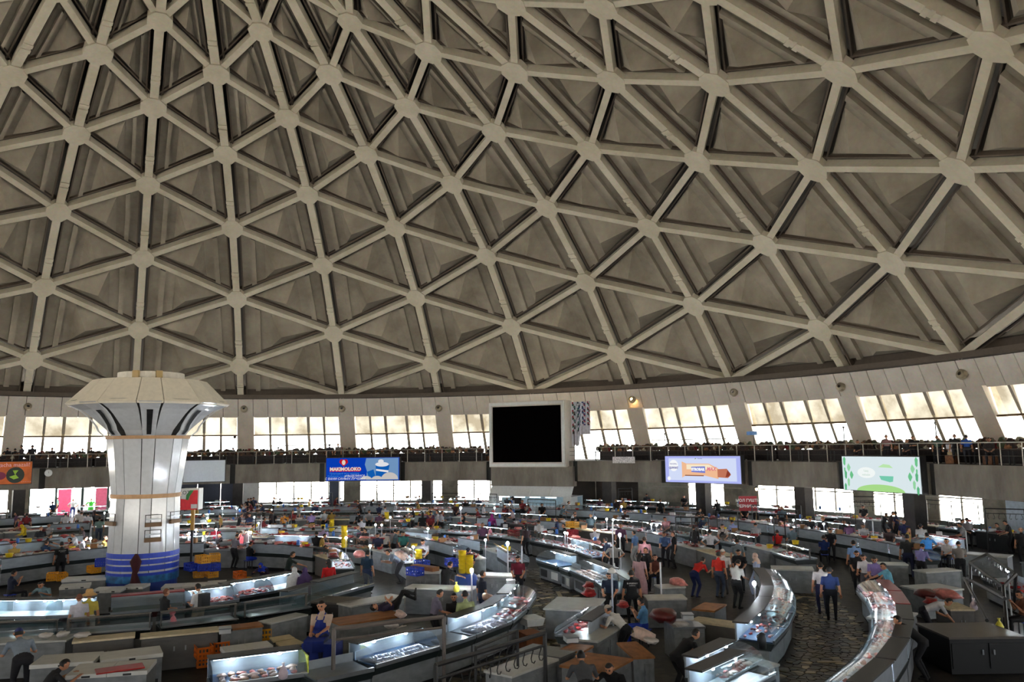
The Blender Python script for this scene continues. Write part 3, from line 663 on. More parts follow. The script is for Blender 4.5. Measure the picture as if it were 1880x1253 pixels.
# red and white hanging sign cube beside the column
p0 = G(332, 932, 2.2); p0 = CY(332, 917, 6.0); q0 = CY(365, 917, 6.0); p0.z = q0.z = CY(349, 917, 6.0).z
d = q0-p0; W = d.length; H = CY(349, 897, 6).z-CY(349, 936, 6).z
cb = empty('sign_cube', (p0+q0)/2, atan2(d.y, d.x), 'white sign box with a red and green meat picture beside the column', 'sign'); cb.location.z = CY(349, 917, 6).z
MB().box((0, .35, 0), (W, .7, H)).build('box', M_WHITE, cb)
RP, GP = mat('red_print', (206, 20, 40), .5), mat('green_print', (20, 110, 40), .5)
poly(cb, 'red_picture', RP, [(-W*.5, -H*.5), (W*.44, -H*.5), (W*.44, H*.42), (W*.1, H*.42), (-W*.05, 0), (-W*.3, 0), (-W*.5, .02*H)], -.012); poly(cb, 'green_picture', GP, [(-W*.22, -.02*H), (-W*.2, .2*H), (0, H*.42), (W*.22, H*.42), (0, .15*H), (-W*.08, -.05*H)], -.016)
poly(cb, 'caption_panel', M_WHITE, [(W*.08, -H*.44), (W*.42, -H*.44), (W*.42, -H*.24), (W*.08, -H*.24)], -.018); text('LOT', .26, (-W*.28, -.02, H*.3), mat('ink', (60, 60, 70)), cb)
MB().box((W*.1, .3, -H*.5-.5), (.16, .16, 1.0)).build('post', mat('post_wood', (160, 120, 50)), cb); MB().box((W*.1, .3, -(cb.location.z+H/2)/2-H*.25-.3), (.1, .1, cb.location.z-H/2-.3)).build('post', M_BLACK, cb)
# red hand-lettered sign on legs, right of the middle
q = CY(1373, 925, 36.5); sg = empty('red_sign', q, 0, 'red sign board with white hand lettering on thin legs', 'sign'); sg.rotation_euler.z = atan2(CAM.y-q.y, CAM.x-q.x)+pi/2+.12
MB().box((0, 0, 0), (1.15, .05, .95)).build('board', mat('sign_red', (150, 12, 28), .5), sg)
text('МОЛ ГУШТИ', .25, (0, -.035, .19), M_WHITE, sg, bold=.006); text('ЧЕРНИКАЛ', .26, (0, -.035, -.18), M_WHITE, sg, bold=.006)
for s in (-.5, .5): MB().box((s, .02, -q.z/2-.2), (.05, .05, q.z-.45)).build('leg', mat('leg_wood', (120, 92, 60)), sg)
# ---------------------------------------------------------------- shared kits: a kit is {part: (mesh, sub-part list)}
def kit_add(kit, name, mb, mats, smooth=False, subs=()): kit.append((name, mb.mesh(name, mats, smooth), subs))
RECT = []
def place(kit, name, loc, rz, label, cat, group=None, sc=None):
    if cat in ('display case', 'counter', 'freezer', 'table', 'cabinet', 'bench') and loc[2] < 1: RECT.append((loc[0], loc[1], rz, sc[0]/2, sc[1]/2, name))
    r_ = empty(name, loc, rz, label, cat, group, sc=sc)
    for n, me, subs in kit:
        o = put(n, me, r_)
        for n2, me2 in subs: put(n2, me2, o)
    return r_
GREY_G = mat('trim_greygreen', (40, 48, 48), .4, .2); CAB = mat('cabinet_white', (124, 128, 132), .45, var=.2); KICK = mat('kick_dark', (12, 12, 13), .9)  # kick plate painted near black to deepen the shade under the bodies
TOPD = mat('top_dark', (44, 42, 41), .5); OPEN_T = mat('open_top', (92, 86, 80), .5)
DECKS = {'blue': mat('deck_blue', (52, 84, 122), .35), 'steel': M_STEEL, 'white': mat('deck_white', (224, 230, 236), .35), 'teal': mat('deck_teal', (60, 96, 100), .35)}
M_CGL = glassy('case_glass', (.86, .93, .95), .16, .10)
M_BACK = mat('case_back', (150, 160, 170), .3)
ARC = [(-.14+.66*sin(radians(t))**.9 if t else -.14, .88+.38*cos(radians(t))) for t in (0, 18, 36, 54, 72, 90)]
def case_kit(deck, lamp=True, trim=None, top=None, glass=True, flat=False, back=True):
    k = []; trim = trim or GREY_G; top = top or TOPD
    kit_add(k, 'cabinet', MB().box((0, -.05, .37), (.98, .8, .50)), CAB)
    kit_add(k, 'kick', MB().box((0, -.05, .06), (.96, .7, .12)), KICK)
    kit_add(k, 'bumper', MB().prism([(x, y, .62) for x, y in ((-.495, -.45), (.495, -.45), (.495, .40), (-.495, .40))], [(x, y, .80) for x, y in ((-.495, -.5), (.495, -.5), (.495, .50), (-.495, .50))]), trim)
    kit_add(k, 'deck', MB().prism([(x, y, z) for x, y, z in ((-.47, -.4, .84), (.47, -.4, .84), (.47, .44, .80), (-.47, .44, .80))], [(x, y, z+.03) for x, y, z in ((-.47, -.4, .84), (.47, -.4, .84), (.47, .44, .80), (-.47, .44, .80))]), DECKS[deck])
    kit_add(k, 'lip', MB().box((0, .48, .84), (.99, .05, .09)), M_STEEL)
    if not flat:
        if back:
            kit_add(k, 'back_panel', MB().box((0, -.46, 1.03), (.98, .04, .46)), M_BACK); kit_add(k, 'top_shelf', MB().box((0, -.34, 1.26), (.99, .40, .04)), top)
        else:
            b = MB(); b.box((0, -.2, 1.26), (.99, .14, .03)); b.box((-.48, -.2, 1.04), (.02, .05, .44)); b.box((.48, -.2, 1.04), (.02, .05, .44)); kit_add(k, 'top_frame', b, OPEN_T); kit_add(k, 'work_ledge', MB().box((0, -.42, .87), (.99, .22, .03)), M_STEEL)
        if glass:
            b = MB(); b.add([(x, y, z) for y, z in ARC for x in (-.49, .49)], [(2*i, 2*i+1, 2*i+3, 2*i+2) for i in range(5)]); kit_add(k, 'curved_glass', b, M_CGL, True)
        for s in (-.488, .488):
            b = MB(); b.add([(s, -.46, .84), (s, -.46, 1.26)]+[(s, y, z) for y, z in ARC], [tuple(range(8))]); kit_add(k, 'end_glass', b, M_CGL)
        if lamp:
            kit_add(k, 'lamp_tube', MB().box((0, -.2, 1.225), (.9, .05, .02)), M_TUBE)
            b = MB()
            for q in (-.25, .25): b.ball((q, -.17, 1.21), .028, 6, 4)
            kit_add(k, 'added_glints', b, M_GLINT)  # added glowing balls that imitate glints and brighten the deck, not real lamps
    else:
        kit_add(k, 'splash_back', MB().box((0, -.46, .95), (.98, .03, .2)), M_BACK)
    return k
KO_BLUE, KO_STEEL, KO_WHITE, KO_TEAL = [case_kit(d, l, back=False) for d, l in (('blue', True), ('steel', True), ('white', True), ('teal', False))]
KO = None
RED_T = mat('trim_red', (150, 20, 28), .4)
K_BLUE, K_STEEL, K_WHITE, K_TEAL = case_kit('blue'), case_kit('steel'), case_kit('white'), case_kit('teal', False)
K_RED = case_kit('white', True, GREY_G, RED_T); K_OLD = case_kit('teal', False, mat('trim_maroon', (60, 22, 22), .6), RED_T); K_FLAT = case_kit('steel', flat=True)
def ring_case(kit, rho, az, face, L, label, cat='display case', group='glass meat cases in rings', name='display_case'):
    r0 = rho-.48 if face > 0 else rho+.48
    if face < 0 and rho != 27.35: kit = {id(K_BLUE): KO_BLUE, id(K_STEEL): KO_STEEL, id(K_WHITE): KO_WHITE, id(K_TEAL): KO_TEAL}.get(id(kit), kit)
    return place(kit, name, P(r0, az, 0), az-pi/2 if face > 0 else az+pi/2, label, cat, group, (L, 1, 1))
def bench_kit(topm, bodym, h=.92, door=True):
    k = []; kit_add(k, 'body', MB().box((0, 0, h/2-.02), (.96, .92, h-.08)), bodym); kit_add(k, 'worktop', MB().box((0, 0, h-.02), (1, 1, .05)), topm)
    kit_add(k, 'kick', MB().box((0, 0, .04), (.92, .84, .08)), KICK)
    if door:
        for s in (-.24, .24): kit_add(k, 'door', MB().box((s, -.465, h/2), (.44, .02, h*.66)), bodym, subs=[('handle', MB().box((s*.3, -.485, h*.6), (.02, .02, .12)).mesh('handle', M_STEEL))])
    return k
BEIGE = mat('worktop_beige', (216, 202, 170), .6, var=.2, scale=9); WOODT = mat('wood_board', (150, 96, 48), .6, var=.3, scale=5); STONET = mat('worktop_grey', (190, 190, 186), .45)
KB_WHITE = bench_kit(STONET, CAB); KB_BEIGE = bench_kit(BEIGE, mat('body_grey', (92, 90, 88), .5)); KB_WOOD = bench_kit(WOODT, CAB); KB_STEEL = bench_kit(M_STEEL, CAB); KB_BRIGHT = bench_kit(M_WHITE, CAB)
KB_DARK = bench_kit(mat('worktop_dark', (80, 74, 68), .5), mat('body_black', (14, 15, 18), .5))
def freezer_kit(lid2=True):
    k = []; kit_add(k, 'body', MB().box((0, 0, .42), (.97, .95, .72)), CAB); kit_add(k, 'kick', MB().box((0, 0, .04), (.9, .9, .08)), KICK)
    for s in ((-.25, .25) if lid2 else (0,)): kit_add(k, 'lid', MB().box((s, 0, .83), (.49 if lid2 else .99, 1, .09)), M_WHITE, subs=[('handle', MB().box((s, -.51, .82), (.1, .03, .04)).mesh('handle', M_DARK))])
    kit_add(k, 'vent', MB().box((.28, -.48, .2), (.3, .02, .16)), M_DARK); return k
KF2, KF1 = freezer_kit(), freezer_kit(False)
def px_box(kit, name, p0, p1, depth, h, label, cat, group=None, toward=False):
    a, b = G(p0[0], p0[1], h), G(p1[0], p1[1], h); d = V((b.x-a.x, b.y-a.y, 0)); n = V((-d.y, d.x, 0)).normalized()
    if n.dot(V((a.x-CAM.x, a.y-CAM.y, 0))) < 0: n = -n      # n points away from the camera
    c = (a+b)/2+n*depth/2; c.z = 0; return place(kit, name, c, atan2(d.y, d.x), label, cat, group, (d.length, depth, 1))
def px_case(kit, p0, p1, h, label, face=1, depth=1, name='display_case', cat='display case', group=None):
    a, b = G(p0[0], p0[1], h), G(p1[0], p1[1], h); d = V((b.x-a.x, b.y-a.y, 0)); n = V((-d.y, d.x, 0)).normalized()
    if n.dot(V((a.x-CAM.x, a.y-CAM.y, 0))) > 0: n = -n      # n toward the camera
    n *= face; rz = atan2(n.y, n.x)-pi/2; c = (a+b)/2-n*.5*depth; c.z = 0
    return place(kit, name, c, rz, label, cat, group, (d.length, depth, 1))
# meat, fish, goods
def blob(r, sq, j, m, n=7, k=5, name='cut', st=(1, 1)):
    b = MB(); b.ball((0, 0, 0), r, n, k, sq, j); b.v = [(x*st[0], y*st[1], z) for x, y, z in b.v]; return b.mesh(name, m, True)
MR = [mat('meat_red', (150, 34, 34), .35, scale=30, var=.5), mat('meat_pink', (206, 128, 122), .4, scale=26, var=.35), mat('meat_fat', (216, 190, 178), .45, scale=24, var=.25), mat('meat_dark', (92, 22, 22), .35, scale=20, var=.4), mat('offal', (190, 150, 130), .4, scale=20, var=.3)]
ME = [blob(.11, .45, .3, m, st=(1.2, .8)) for m in MR]+[blob(.07, .5, .3, MR[1], st=(1.8, .7)), blob(.09, .5, .35, MR[0], st=(1.5, .7))]
FISH = MB().loft([(-.2, 0, 0), (-.14, 0, 0), (0, 0, .01), (.12, 0, 0), (.17, 0, 0), (.22, 0, 0)], [.012, (.03, .045), (.045, .07), (.025, .04), (.01, .015), (.006, .05)], 7).mesh('fish', mat('fish_silver', (176, 180, 196), .25, .3, scale=20, var=.4), True)
ncut = [0]
def on_case(root, u, v, me, name, label, cat, group, rz=0, dz=.0, sc=1):
    R_ = Matrix.Rotation(root.rotation_euler.z, 3, 'Z'); p = V(root.location)+R_@V((u*root.scale.x, v*root.scale.y, 0)); z = .84+(.44-v)*.045+dz
    o = put(name, me); o.location = (p.x, p.y, z+.035); o.rotation_euler = (0, 0, root.rotation_euler.z+rz); o.scale = (sc,)*3; tag(o, label, cat, group); return o
def fill_cuts(root, n, where, kinds=(0, 1, 2, 5, 6), rows=(.30, .10, -.12)):
    L = root.scale.x; 
    for i in range(n):
        if ncut[0] >= 290: return
        ncut[0] += 1; u = -.42+.84*((i//len(rows))+.5)/max(1, math.ceil(n/len(rows))); k = random.choice(kinds)
        on_case(root, u+random.uniform(-.01, .01), rows[i % len(rows)], ME[k], 'meat_cut', 'meat cut in the %s' % where.replace('glass ', '').replace('the ', '', 1 if where.startswith('the ') else 0), 'meat', 'meat cuts in '+where, random.uniform(0, 3), 0, random.uniform(.7, 1.0))
PILES = {}
def pile(root, seed, col=None, hmax=.1):
    key = (seed % 5, col)
    if key not in PILES:
        rs = random.getstate(); random.seed(seed); b = MB()
        for i in range(34):
            b.cm = random.choice((0, 1, 1, 2, 2, 3)) if col is None else 0; b.ball((random.uniform(-.42, .42), random.uniform(-.3, .36), random.uniform(.02, hmax)), random.uniform(.03, .055), 6, 4, .6, .3)
        b.v = [(x, y, z) for x, y, z in b.v]; PILES[key] = b.mesh('meat_pile', MR if col is None else [col], True); random.setstate(rs)
    o = put('meat_pile', PILES[key], kind='stuff'); o.location = (root.location.x, root.location.y, .86); o.rotation_euler = root.rotation_euler; o.scale = root.scale
    tag(o, 'pieces of meat heaped in the glass cases of the market rings', 'meat', 'meat heaps in the ring cases'); return o

D = radians
# ring A (around the column), facing outward
for a, L, k, lb in ((144, 1.8, K_WHITE, 'white glowing glass meat case at the far left below the seated man in navy'), (156, 1.75, K_WHITE, 'second bright white glass case from the left photo edge'), (165.5, 1.2, K_WHITE, 'short bright glass case left of the woman in the straw hat')):
    ring_case(k, 8.45, D(a), 1, L, lb)
c_ = ring_case(K_OLD, 8.45, D(181.5), 1, 2.2, 'old glass case with a red top rail between the straw hat and the bare-armed woman')
for a, L, k, n, lb in ((195.5, 1.55, K_BLUE, 24, 'glass case of pink meat behind the man with the backpack'), (206.5, 1.6, K_BLUE, 10, 'glass case of pale meat left of the white veiled woman'), (218, 1.7, K_WHITE, 0, 'glass case with a blank white deck beside the white veiled woman')):
    c_ = ring_case(k, 8.45 if a < 200 else 8.0, D(a), 1, L, lb)
    if n: fill_cuts(c_, n, lb); pile(c_, int(a), None, .06)
# ring B, facing inward, low dark cases with clear glass, benches behind
for i, a in enumerate((152, 164, 176, 188, 200)):
    ring_case(K_TEAL if i else K_BLUE, 10.55, D(a), -1, 2.15, ['blue rimmed low glass case at the left photo edge', 'low glass case in front of the women in white and yellow', 'empty low glass case in front of the red topped case', 'dark glass case in front of the bare-armed woman', 'dark glass case in front of the man with the backpack'][i])
for i, (p0, p1, k, h, d_, lb) in enumerate((((-20, 1181), (122, 1174), KB_WHITE, .95, .75, 'white counter with rags and a hat on it at the left photo edge'), ((132, 1178), (248, 1167), KB_BEIGE, .95, .6, 'scuffed beige topped counter left of the long white one'), ((257, 1170), (403, 1156), KB_BEIGE, .95, .6, 'long white counter with a stained top above the orange crates'), ((405, 1156), (484, 1147), KB_WOOD, .95, .6, 'counter section with a brown board left of the aproned man'), ((497, 1143), (566, 1127), KB_WHITE, .95, .55, 'grey counter behind the man in the blue apron'))):
    px_box(k, 'counter', p0, p1, d_, h, lb, 'counter')
# freezers of the near left
for kit, p0, p1, d_, lb in ((KF1, (53, 1223), (172, 1215), 1.0, 'white topped freezer right of the man in the grey shirt'), (KF1, (184, 1214), (300, 1200), .9, 'tall white chest freezer with two hinges in the near left'), (KF2, (119, 1242), (271, 1232), 1.05, 'yellowish two lid freezer carrying the red tray'), (KF2, (413, 1198), (502, 1186), .62, 'two lid freezer between the orange crates and the cutting boards'), (KF2, (108, 1080), (165, 1076), .9, 'grey freezer with a white lid left of the column foot'), (KF2, (165, 1086), (222, 1084), .9, 'freezer with a blue stained front left of the column foot'), (KF1, (112, 1066), (195, 1062), .9, 'flat freezer with a glossy lid just behind two others by the column'), (KF2, (222, 1079), (262, 1078), .8, 'freezer touching the blue painted column foot'), (KF2, (295, 1080), (376, 1076), .9, 'grey freezer right of the column foot'), (KF1, (378, 1074), (414, 1072), .9, 'freezer with a bottle on its lid right of the column foot')):
    px_box(kit, 'chest_freezer', p0, p1, d_, .87, lb, 'freezer', 'chest freezers')
def crate_kit(c):
    m = mat('crate_%d_%d' % c[:2], c, .45); k = []
    for rz, L, dx in ((0, .6, .2), (pi, .6, .2), (pi/2, .4, .3), (-pi/2, .4, .3)):
        b = MB(); M = Matrix.Rotation(rz, 4, 'Z')
        for z, hh in ((.03, .06), (.15, .05), (.285, .05)): b.box((0, -dx, z), (L, .02, hh), 0, M)
        for i in range(5): b.box((-L/2+.02+(L-.04)*i/4, -dx, .15), (.035, .02, .3), 0, M)
        kit_add(k, 'side', b, m)
    kit_add(k, 'base', MB().box((0, 0, .015), (.6, .4, .03)), m); return k
KC = {n: crate_kit(c) for n, c in (('orange', (226, 112, 14)), ('yellow', (226, 160, 20)), ('blue', (24, 60, 190)), ('red', (170, 20, 40)))}
def crate(col, x, y, z, rz, label, h=None, sc=1):
    p = G(x, y, z); return place(KC[col], 'crate', (p.x, p.y, z), rz, label, 'crate', 'plastic crates', (sc, sc, sc))
crate('orange', 373, 1222, 0, .1, 'lower orange crate under another by the long white counter'); crate('orange', 373, 1207, .3, .12, 'orange crate on top of the leftmost stack'); crate('orange', 404, 1214, 0, .05, 'orange crate standing between the stack and the freezer'); crate('orange', 404, 1197, .3, .05, 'upper orange crate beside the two lid freezer')
crate('yellow', 445, 1180, .45, .15, 'bright yellow crate standing behind the two lid freezer'); crate('yellow', 482, 1173, .45, .05, 'shallow yellow crate right of the bright yellow one')
for i, (c, x, y, z, lb) in enumerate((('yellow', 364, 1060, .6, 'yellow crate with a dark logo at the bottom of the pile right of the column'), ('yellow', 388, 1060, .6, 'yellow crate in the bottom row of the pile, next to the logo crate'), ('blue', 352, 1048, .92, 'blue crate leftmost in the pile right of the column'), ('blue', 372, 1048, .92, 'blue crate in the middle of the pile right of the column'), ('blue', 392, 1048, .92, 'blue crate at the right of the pile by the column'), ('yellow', 372, 1034, 1.24, 'yellow crate on top of the pile right of the column'), ('yellow', 394, 1031, 1.24, 'yellow crate highest and rightmost in the pile'), ('orange', 440, 1063, .3, 'orange sided crate below the seated man in black'), ('yellow', 455, 1075, 0, 'yellow bucket-like crate below the blue hooded woman'), ('yellow', 96, 1066, .45, 'yellow crate with a black mark left of the column'), ('yellow', 113, 1066, .45, 'yellow crate right next to the black marked one'), ('yellow', 172, 1052, .5, 'yellow crate with a red lid left of the column foot'), ('blue', 184, 1040, .9, 'blue crate in front of the man in the white cap'), ('blue', 775, 1043, .95, 'blue crate of pink meat on the white counter left of the black shirted man'), ('blue', 762, 1057, .95, 'blue crate with a white bag on the same counter'), ('blue', 829, 1040, .95, 'blue crate behind the yellow tub stacks'), ('red', 943, 984, .95, 'wide red crate on the counter left of the dark haired woman'), ('yellow', 1051, 969, 1.5, 'yellow crate on top of the tall red stack'), ('red', 1051, 984, 1.1, 'topmost red crate of the tall stack'), ('red', 1051, 996, .75, 'middle red crate of the tall stack'), ('red', 1051, 1008, .4, 'lowest red crate of the tall stack'))):
    crate(c, x, y, z, .2*(i % 3), lb)
# ring C and the near bottom row
c_ = px_case(K_BLUE, (388, 1262), (566, 1238), .85, 'large near glass case of white tripe with a yellow end panel'); fill_cuts(c_, 24, 'the near case with the yellow end panel', (2, 2, 1, 4)); MB().box((-.5, 0, 1.02), (.012, .95, .42)).build('end_sticker', mat('sticker_lime', (190, 200, 40), .5, var=.5, scale=12), c_)
px_case(K_FLAT, (582, 1252), (688, 1229), .85, 'empty steel display deck left of the fish case')
c_ = px_case(K_BLUE, (690, 1224), (808, 1190), .85, 'glass case of silver fish steaks with a blue interior in the near middle')
for i in range(34):
    on_case(c_, -.38+.82*(i // 2+.5)/17, (.33, .08)[i % 2], FISH, 'fish', 'silver fish steak lying in the near blue glass case', 'fish', 'fish steaks in the near blue case', pi/2+random.uniform(-.3, .3), 0, .8)
px_case(K_FLAT, (812, 1190), (874, 1169), .85, 'bare steel counter section right of the fish steaks')
c_ = px_case(case_kit('steel', True, glass=False), (876, 1168), (940, 1143), .85, 'open iced counter with whole fish below the man in light green')
for i in range(18): on_case(c_, -.4+.8*(i//2+.5)/9, (.3, .02)[i % 2], FISH, 'fish', 'whole fish on the open counter by the man in light green', 'fish', 'whole fish on the open counter', pi/2+random.uniform(-.4, .4), 0, 1.0)
c_ = px_case(K_STEEL, (943, 1142), (968, 1121), .85, 'glass case at the curve of the aisle loaded with pink meat'); fill_cuts(c_, 12, 'the case at the aisle curve')
c_ = px_case(K_STEEL, (972, 1117), (985, 1098), .85, 'last glass case at the tip of the curved row'); fill_cuts(c_, 9, 'the case at the tip of the row')
# middle wooden boards and big freezer where the man lies
px_box(KB_WOOD, 'work_table', (625, 1156), (745, 1138), 1.0, .8, 'long table of worn orange boards below the man lying down', 'table'); px_box(KB_DARK, 'dark_freezer', (568, 1107), (642, 1110), 1.1, .9, 'black sided freezer right of the man in the blue apron', 'freezer', None)
px_box(KB_WHITE, 'counter', (645, 1112), (745, 1094), .8, .95, 'white counter strewn with fish behind the man lying down', 'counter'); px_box(KB_BRIGHT, 'counter', (742, 1078), (865, 1082), .8, .95, 'bright white counter in front of the black shirted man', 'counter'); px_box(KB_BRIGHT, 'counter', (744, 1049), (808, 1048), .8, 1.0, 'white counter carrying blue crates left of the black shirted man', 'counter')
px_box(KB_WHITE, 'counter', (875, 1056), (940, 1058), .9, .95, 'grey white counter right of the yellow tubs', 'counter'); px_case(K_TEAL, (560, 1104), (610, 1088), 1.0, 'low curved glass case with a blue top edge in the middle', 1); px_case(K_TEAL, (612, 1086), (688, 1066), 1.0, 'long curved glass case behind the large black freezer', 1)
# far island row facing the aisle, right of centre: cases with red marks
for i, (p0, p1, k, lb) in enumerate((((984, 1030), (1022, 1041), K_BLUE, 'empty blue bottomed case at the far side of the round aisle'), ((1026, 1043), (1042, 1049), K_FLAT, 'narrow open counter with a yellow tray across the aisle'), ((1046, 1049), (1090, 1068), K_WHITE, 'case of white chicken pieces across the aisle'), ((1092, 1070), (1120, 1090), K_TEAL, 'case hidden behind the lamp post across the aisle'))):
    c_ = px_case(k, p0, p1, .85, lb, 1, .6 if i == 1 else 1); MB().box((-.25, .36, .38), (.3, .012, .3)).build('front_panel', M_WHITE, c_); MB().box((.25, .36, .38), (.3, .012, .3)).build('front_panel', M_DARK, c_)
    if i == 2: fill_cuts(c_, 26, 'the chicken case across the aisle', (2, 2, 4))
# stall of the white capped man
px_box(KB_STEEL, 'counter', (1030, 1206), (1062, 1192), 1.3, .95, 'steel counter with a scale in front of the dark haired man at the bottom', 'counter'); px_box(KB_WHITE, 'counter', (940, 1240), (1026, 1208), .8, .95, 'white counter with a bloody top under the hook rail', 'counter')
c_ = px_case(K_STEEL, (1018, 1166), (1062, 1138), .85, 'glass case of raw beef in front of the man in the white cap', -1); fill_cuts(c_, 12, 'the beef case of the white capped man', (0, 3, 0, 1))
px_box(KB_WOOD, 'chopping_block', (1068, 1196), (1090, 1184), .6, .95, 'thick wooden block under the arms of the man in the white cap', 'table'); px_box(KB_WHITE, 'counter', (1098, 1172), (1142, 1146), .9, 1.0, 'white counter with a scale right of the man in the white cap', 'counter')
px_box(KB_WHITE, 'counter', (1092, 1120), (1112, 1098), 1.6, .95, 'counter heaped with beef below the silver lamp post', 'counter')
px_box(KB_WOOD, 'work_table', (1115, 1242), (1163, 1216), 1.2, .85, 'freezer topped with stained orange boards, nearest part', 'table'); px_box(KB_WOOD, 'work_table', (1163, 1214), (1203, 1212), 1.5, .85, 'board topped table with a white rag on it', 'table')
px_box(KB_WHITE, 'counter', (1188, 1099), (1262, 1098), .8, .95, 'white counter behind the man in the black lettered shirt', 'counter'); px_box(KB_STEEL, 'steel_table', (1237, 1162), (1296, 1160), 1.1, .8, 'dark steel table with a beige tray right of the blue seated man', 'table')
px_box(KB_WOOD, 'brown_block', (1270, 1120), (1312, 1124), 1.2, .9, 'brown stained block below the men in red', 'table'); px_box(KB_WHITE, 'counter', (1213, 1092), (1260, 1090), .7, .7, 'low white counter below the hanging red meat', 'counter')
px_box(KB_BEIGE, 'bench', (1355, 1168), (1374, 1160), 1.5, .7, 'ochre topped bench beside the dark glass cases', 'bench')
# ring E: dark curved cases along the right aisle, facing it
for i, (a, k, lb) in enumerate(((-153.5, K_WHITE, 'nearest bright glass case at the bottom right of centre'), (-149, K_WHITE, 'glass case with trays of pink mince at the bottom'), (-142.5, K_BLUE, 'blue lit glass case beside the black kettle'), (-138, K_TEAL, 'dark glass case second from the blue one up the aisle'), (-133.3, K_STEEL, 'dark glass case with a brown top halfway up the right aisle'), (-128.6, K_STEEL, 'dark glass case where the white shirted man works'), (-124, K_WHITE, 'glass case by the pale veiled woman'))):
    if i < 2:
        c_ = px_case(K_WHITE, ((1345, 1285), (1335, 1255))[i], ((1425, 1242), (1402, 1218))[i], .85, lb)
        if i == 1: fill_cuts(c_, 30, 'the case at the bottom right of centre', (1, 2, 1, 5))
        continue
    c_ = ring_case(k, 25.25, D(a), 1, 2.0, lb); pile(c_, i, None, .07)
px_box(KB_WHITE, 'counter', (1413, 1226), (1432, 1222), .8, .9, 'pale counter end with a black kettle on it', 'counter')
# ring F: bright cases on the right side of the aisle, facing inward
for i, (a, lb, n) in enumerate(((-156, 'nearest case of the right row, cut by the bottom edge', 0), (-151.5, 'long bright glass case with a dark top at the bottom right', 6), (-147, 'bright glass case second from the bottom in the right row', 8), (-142.5, 'bright glass case with scraps of plastic in the right row', 10), (-138, 'glass case of pink meat in front of the man in light blue', 16), (-133.5, 'glass case lit red in front of the man in the purple shirt', 20), (-129, 'glass case of pale meat in front of the young man in white', 20))):
    c_ = ring_case(K_RED if i > 4 else K_WHITE, 27.35, D(a), -1, 2.12, lb)
    if n: fill_cuts(c_, n, lb, (1, 2, 1, 0))
    if i: pile(c_, i, None, .07)
px_box(KB_WHITE, 'end_counter', (1416, 1043), (1495, 1045), 1.0, .97, 'broad grey fronted counter closing the right aisle', 'counter')
px_box(KB_DARK, 'dark_cabinet', (1742, 1168), (1885, 1166), 1.7, .97, 'big black cabinet with a dusty top at the bottom right corner', 'cabinet'); px_box(KB_WHITE, 'counter', (1660, 1140), (1685, 1124), 1.0, .95, 'counter with white cloth behind the curly haired man', 'counter')
px_box(KB_BEIGE, 'counter', (1745, 1118), (1790, 1118), 1.1, .95, 'beige counter with red bowl left of the dark truss', 'counter'); px_box(KB_WHITE, 'counter', (1700, 1085), (1770, 1080), 1.2, .95, 'pale counter with a beef slab below the grey shirted man', 'counter'); px_box(KB_BRIGHT, 'counter', (1612, 1035), (1668, 1036), .7, .95, 'small white counter in front of the broad man in black', 'counter')
px_box(KB_WHITE, 'counter', (1768, 1016), (1850, 1022), .9, .95, 'counter draped with white sheet and masks of dough on the right', 'counter'); px_box(KB_WHITE, 'counter', (1700, 1050), (1765, 1046), .7, .95, 'counter covered in crumpled white paper on the right', 'counter')
c_ = px_case(K_FLAT, (1800, 1058), (1880, 1092), .9, 'steel tray of red strips under the ringed truss', 1); fill_cuts(c_, 10, 'the tray under the ringed truss', (0, 3))
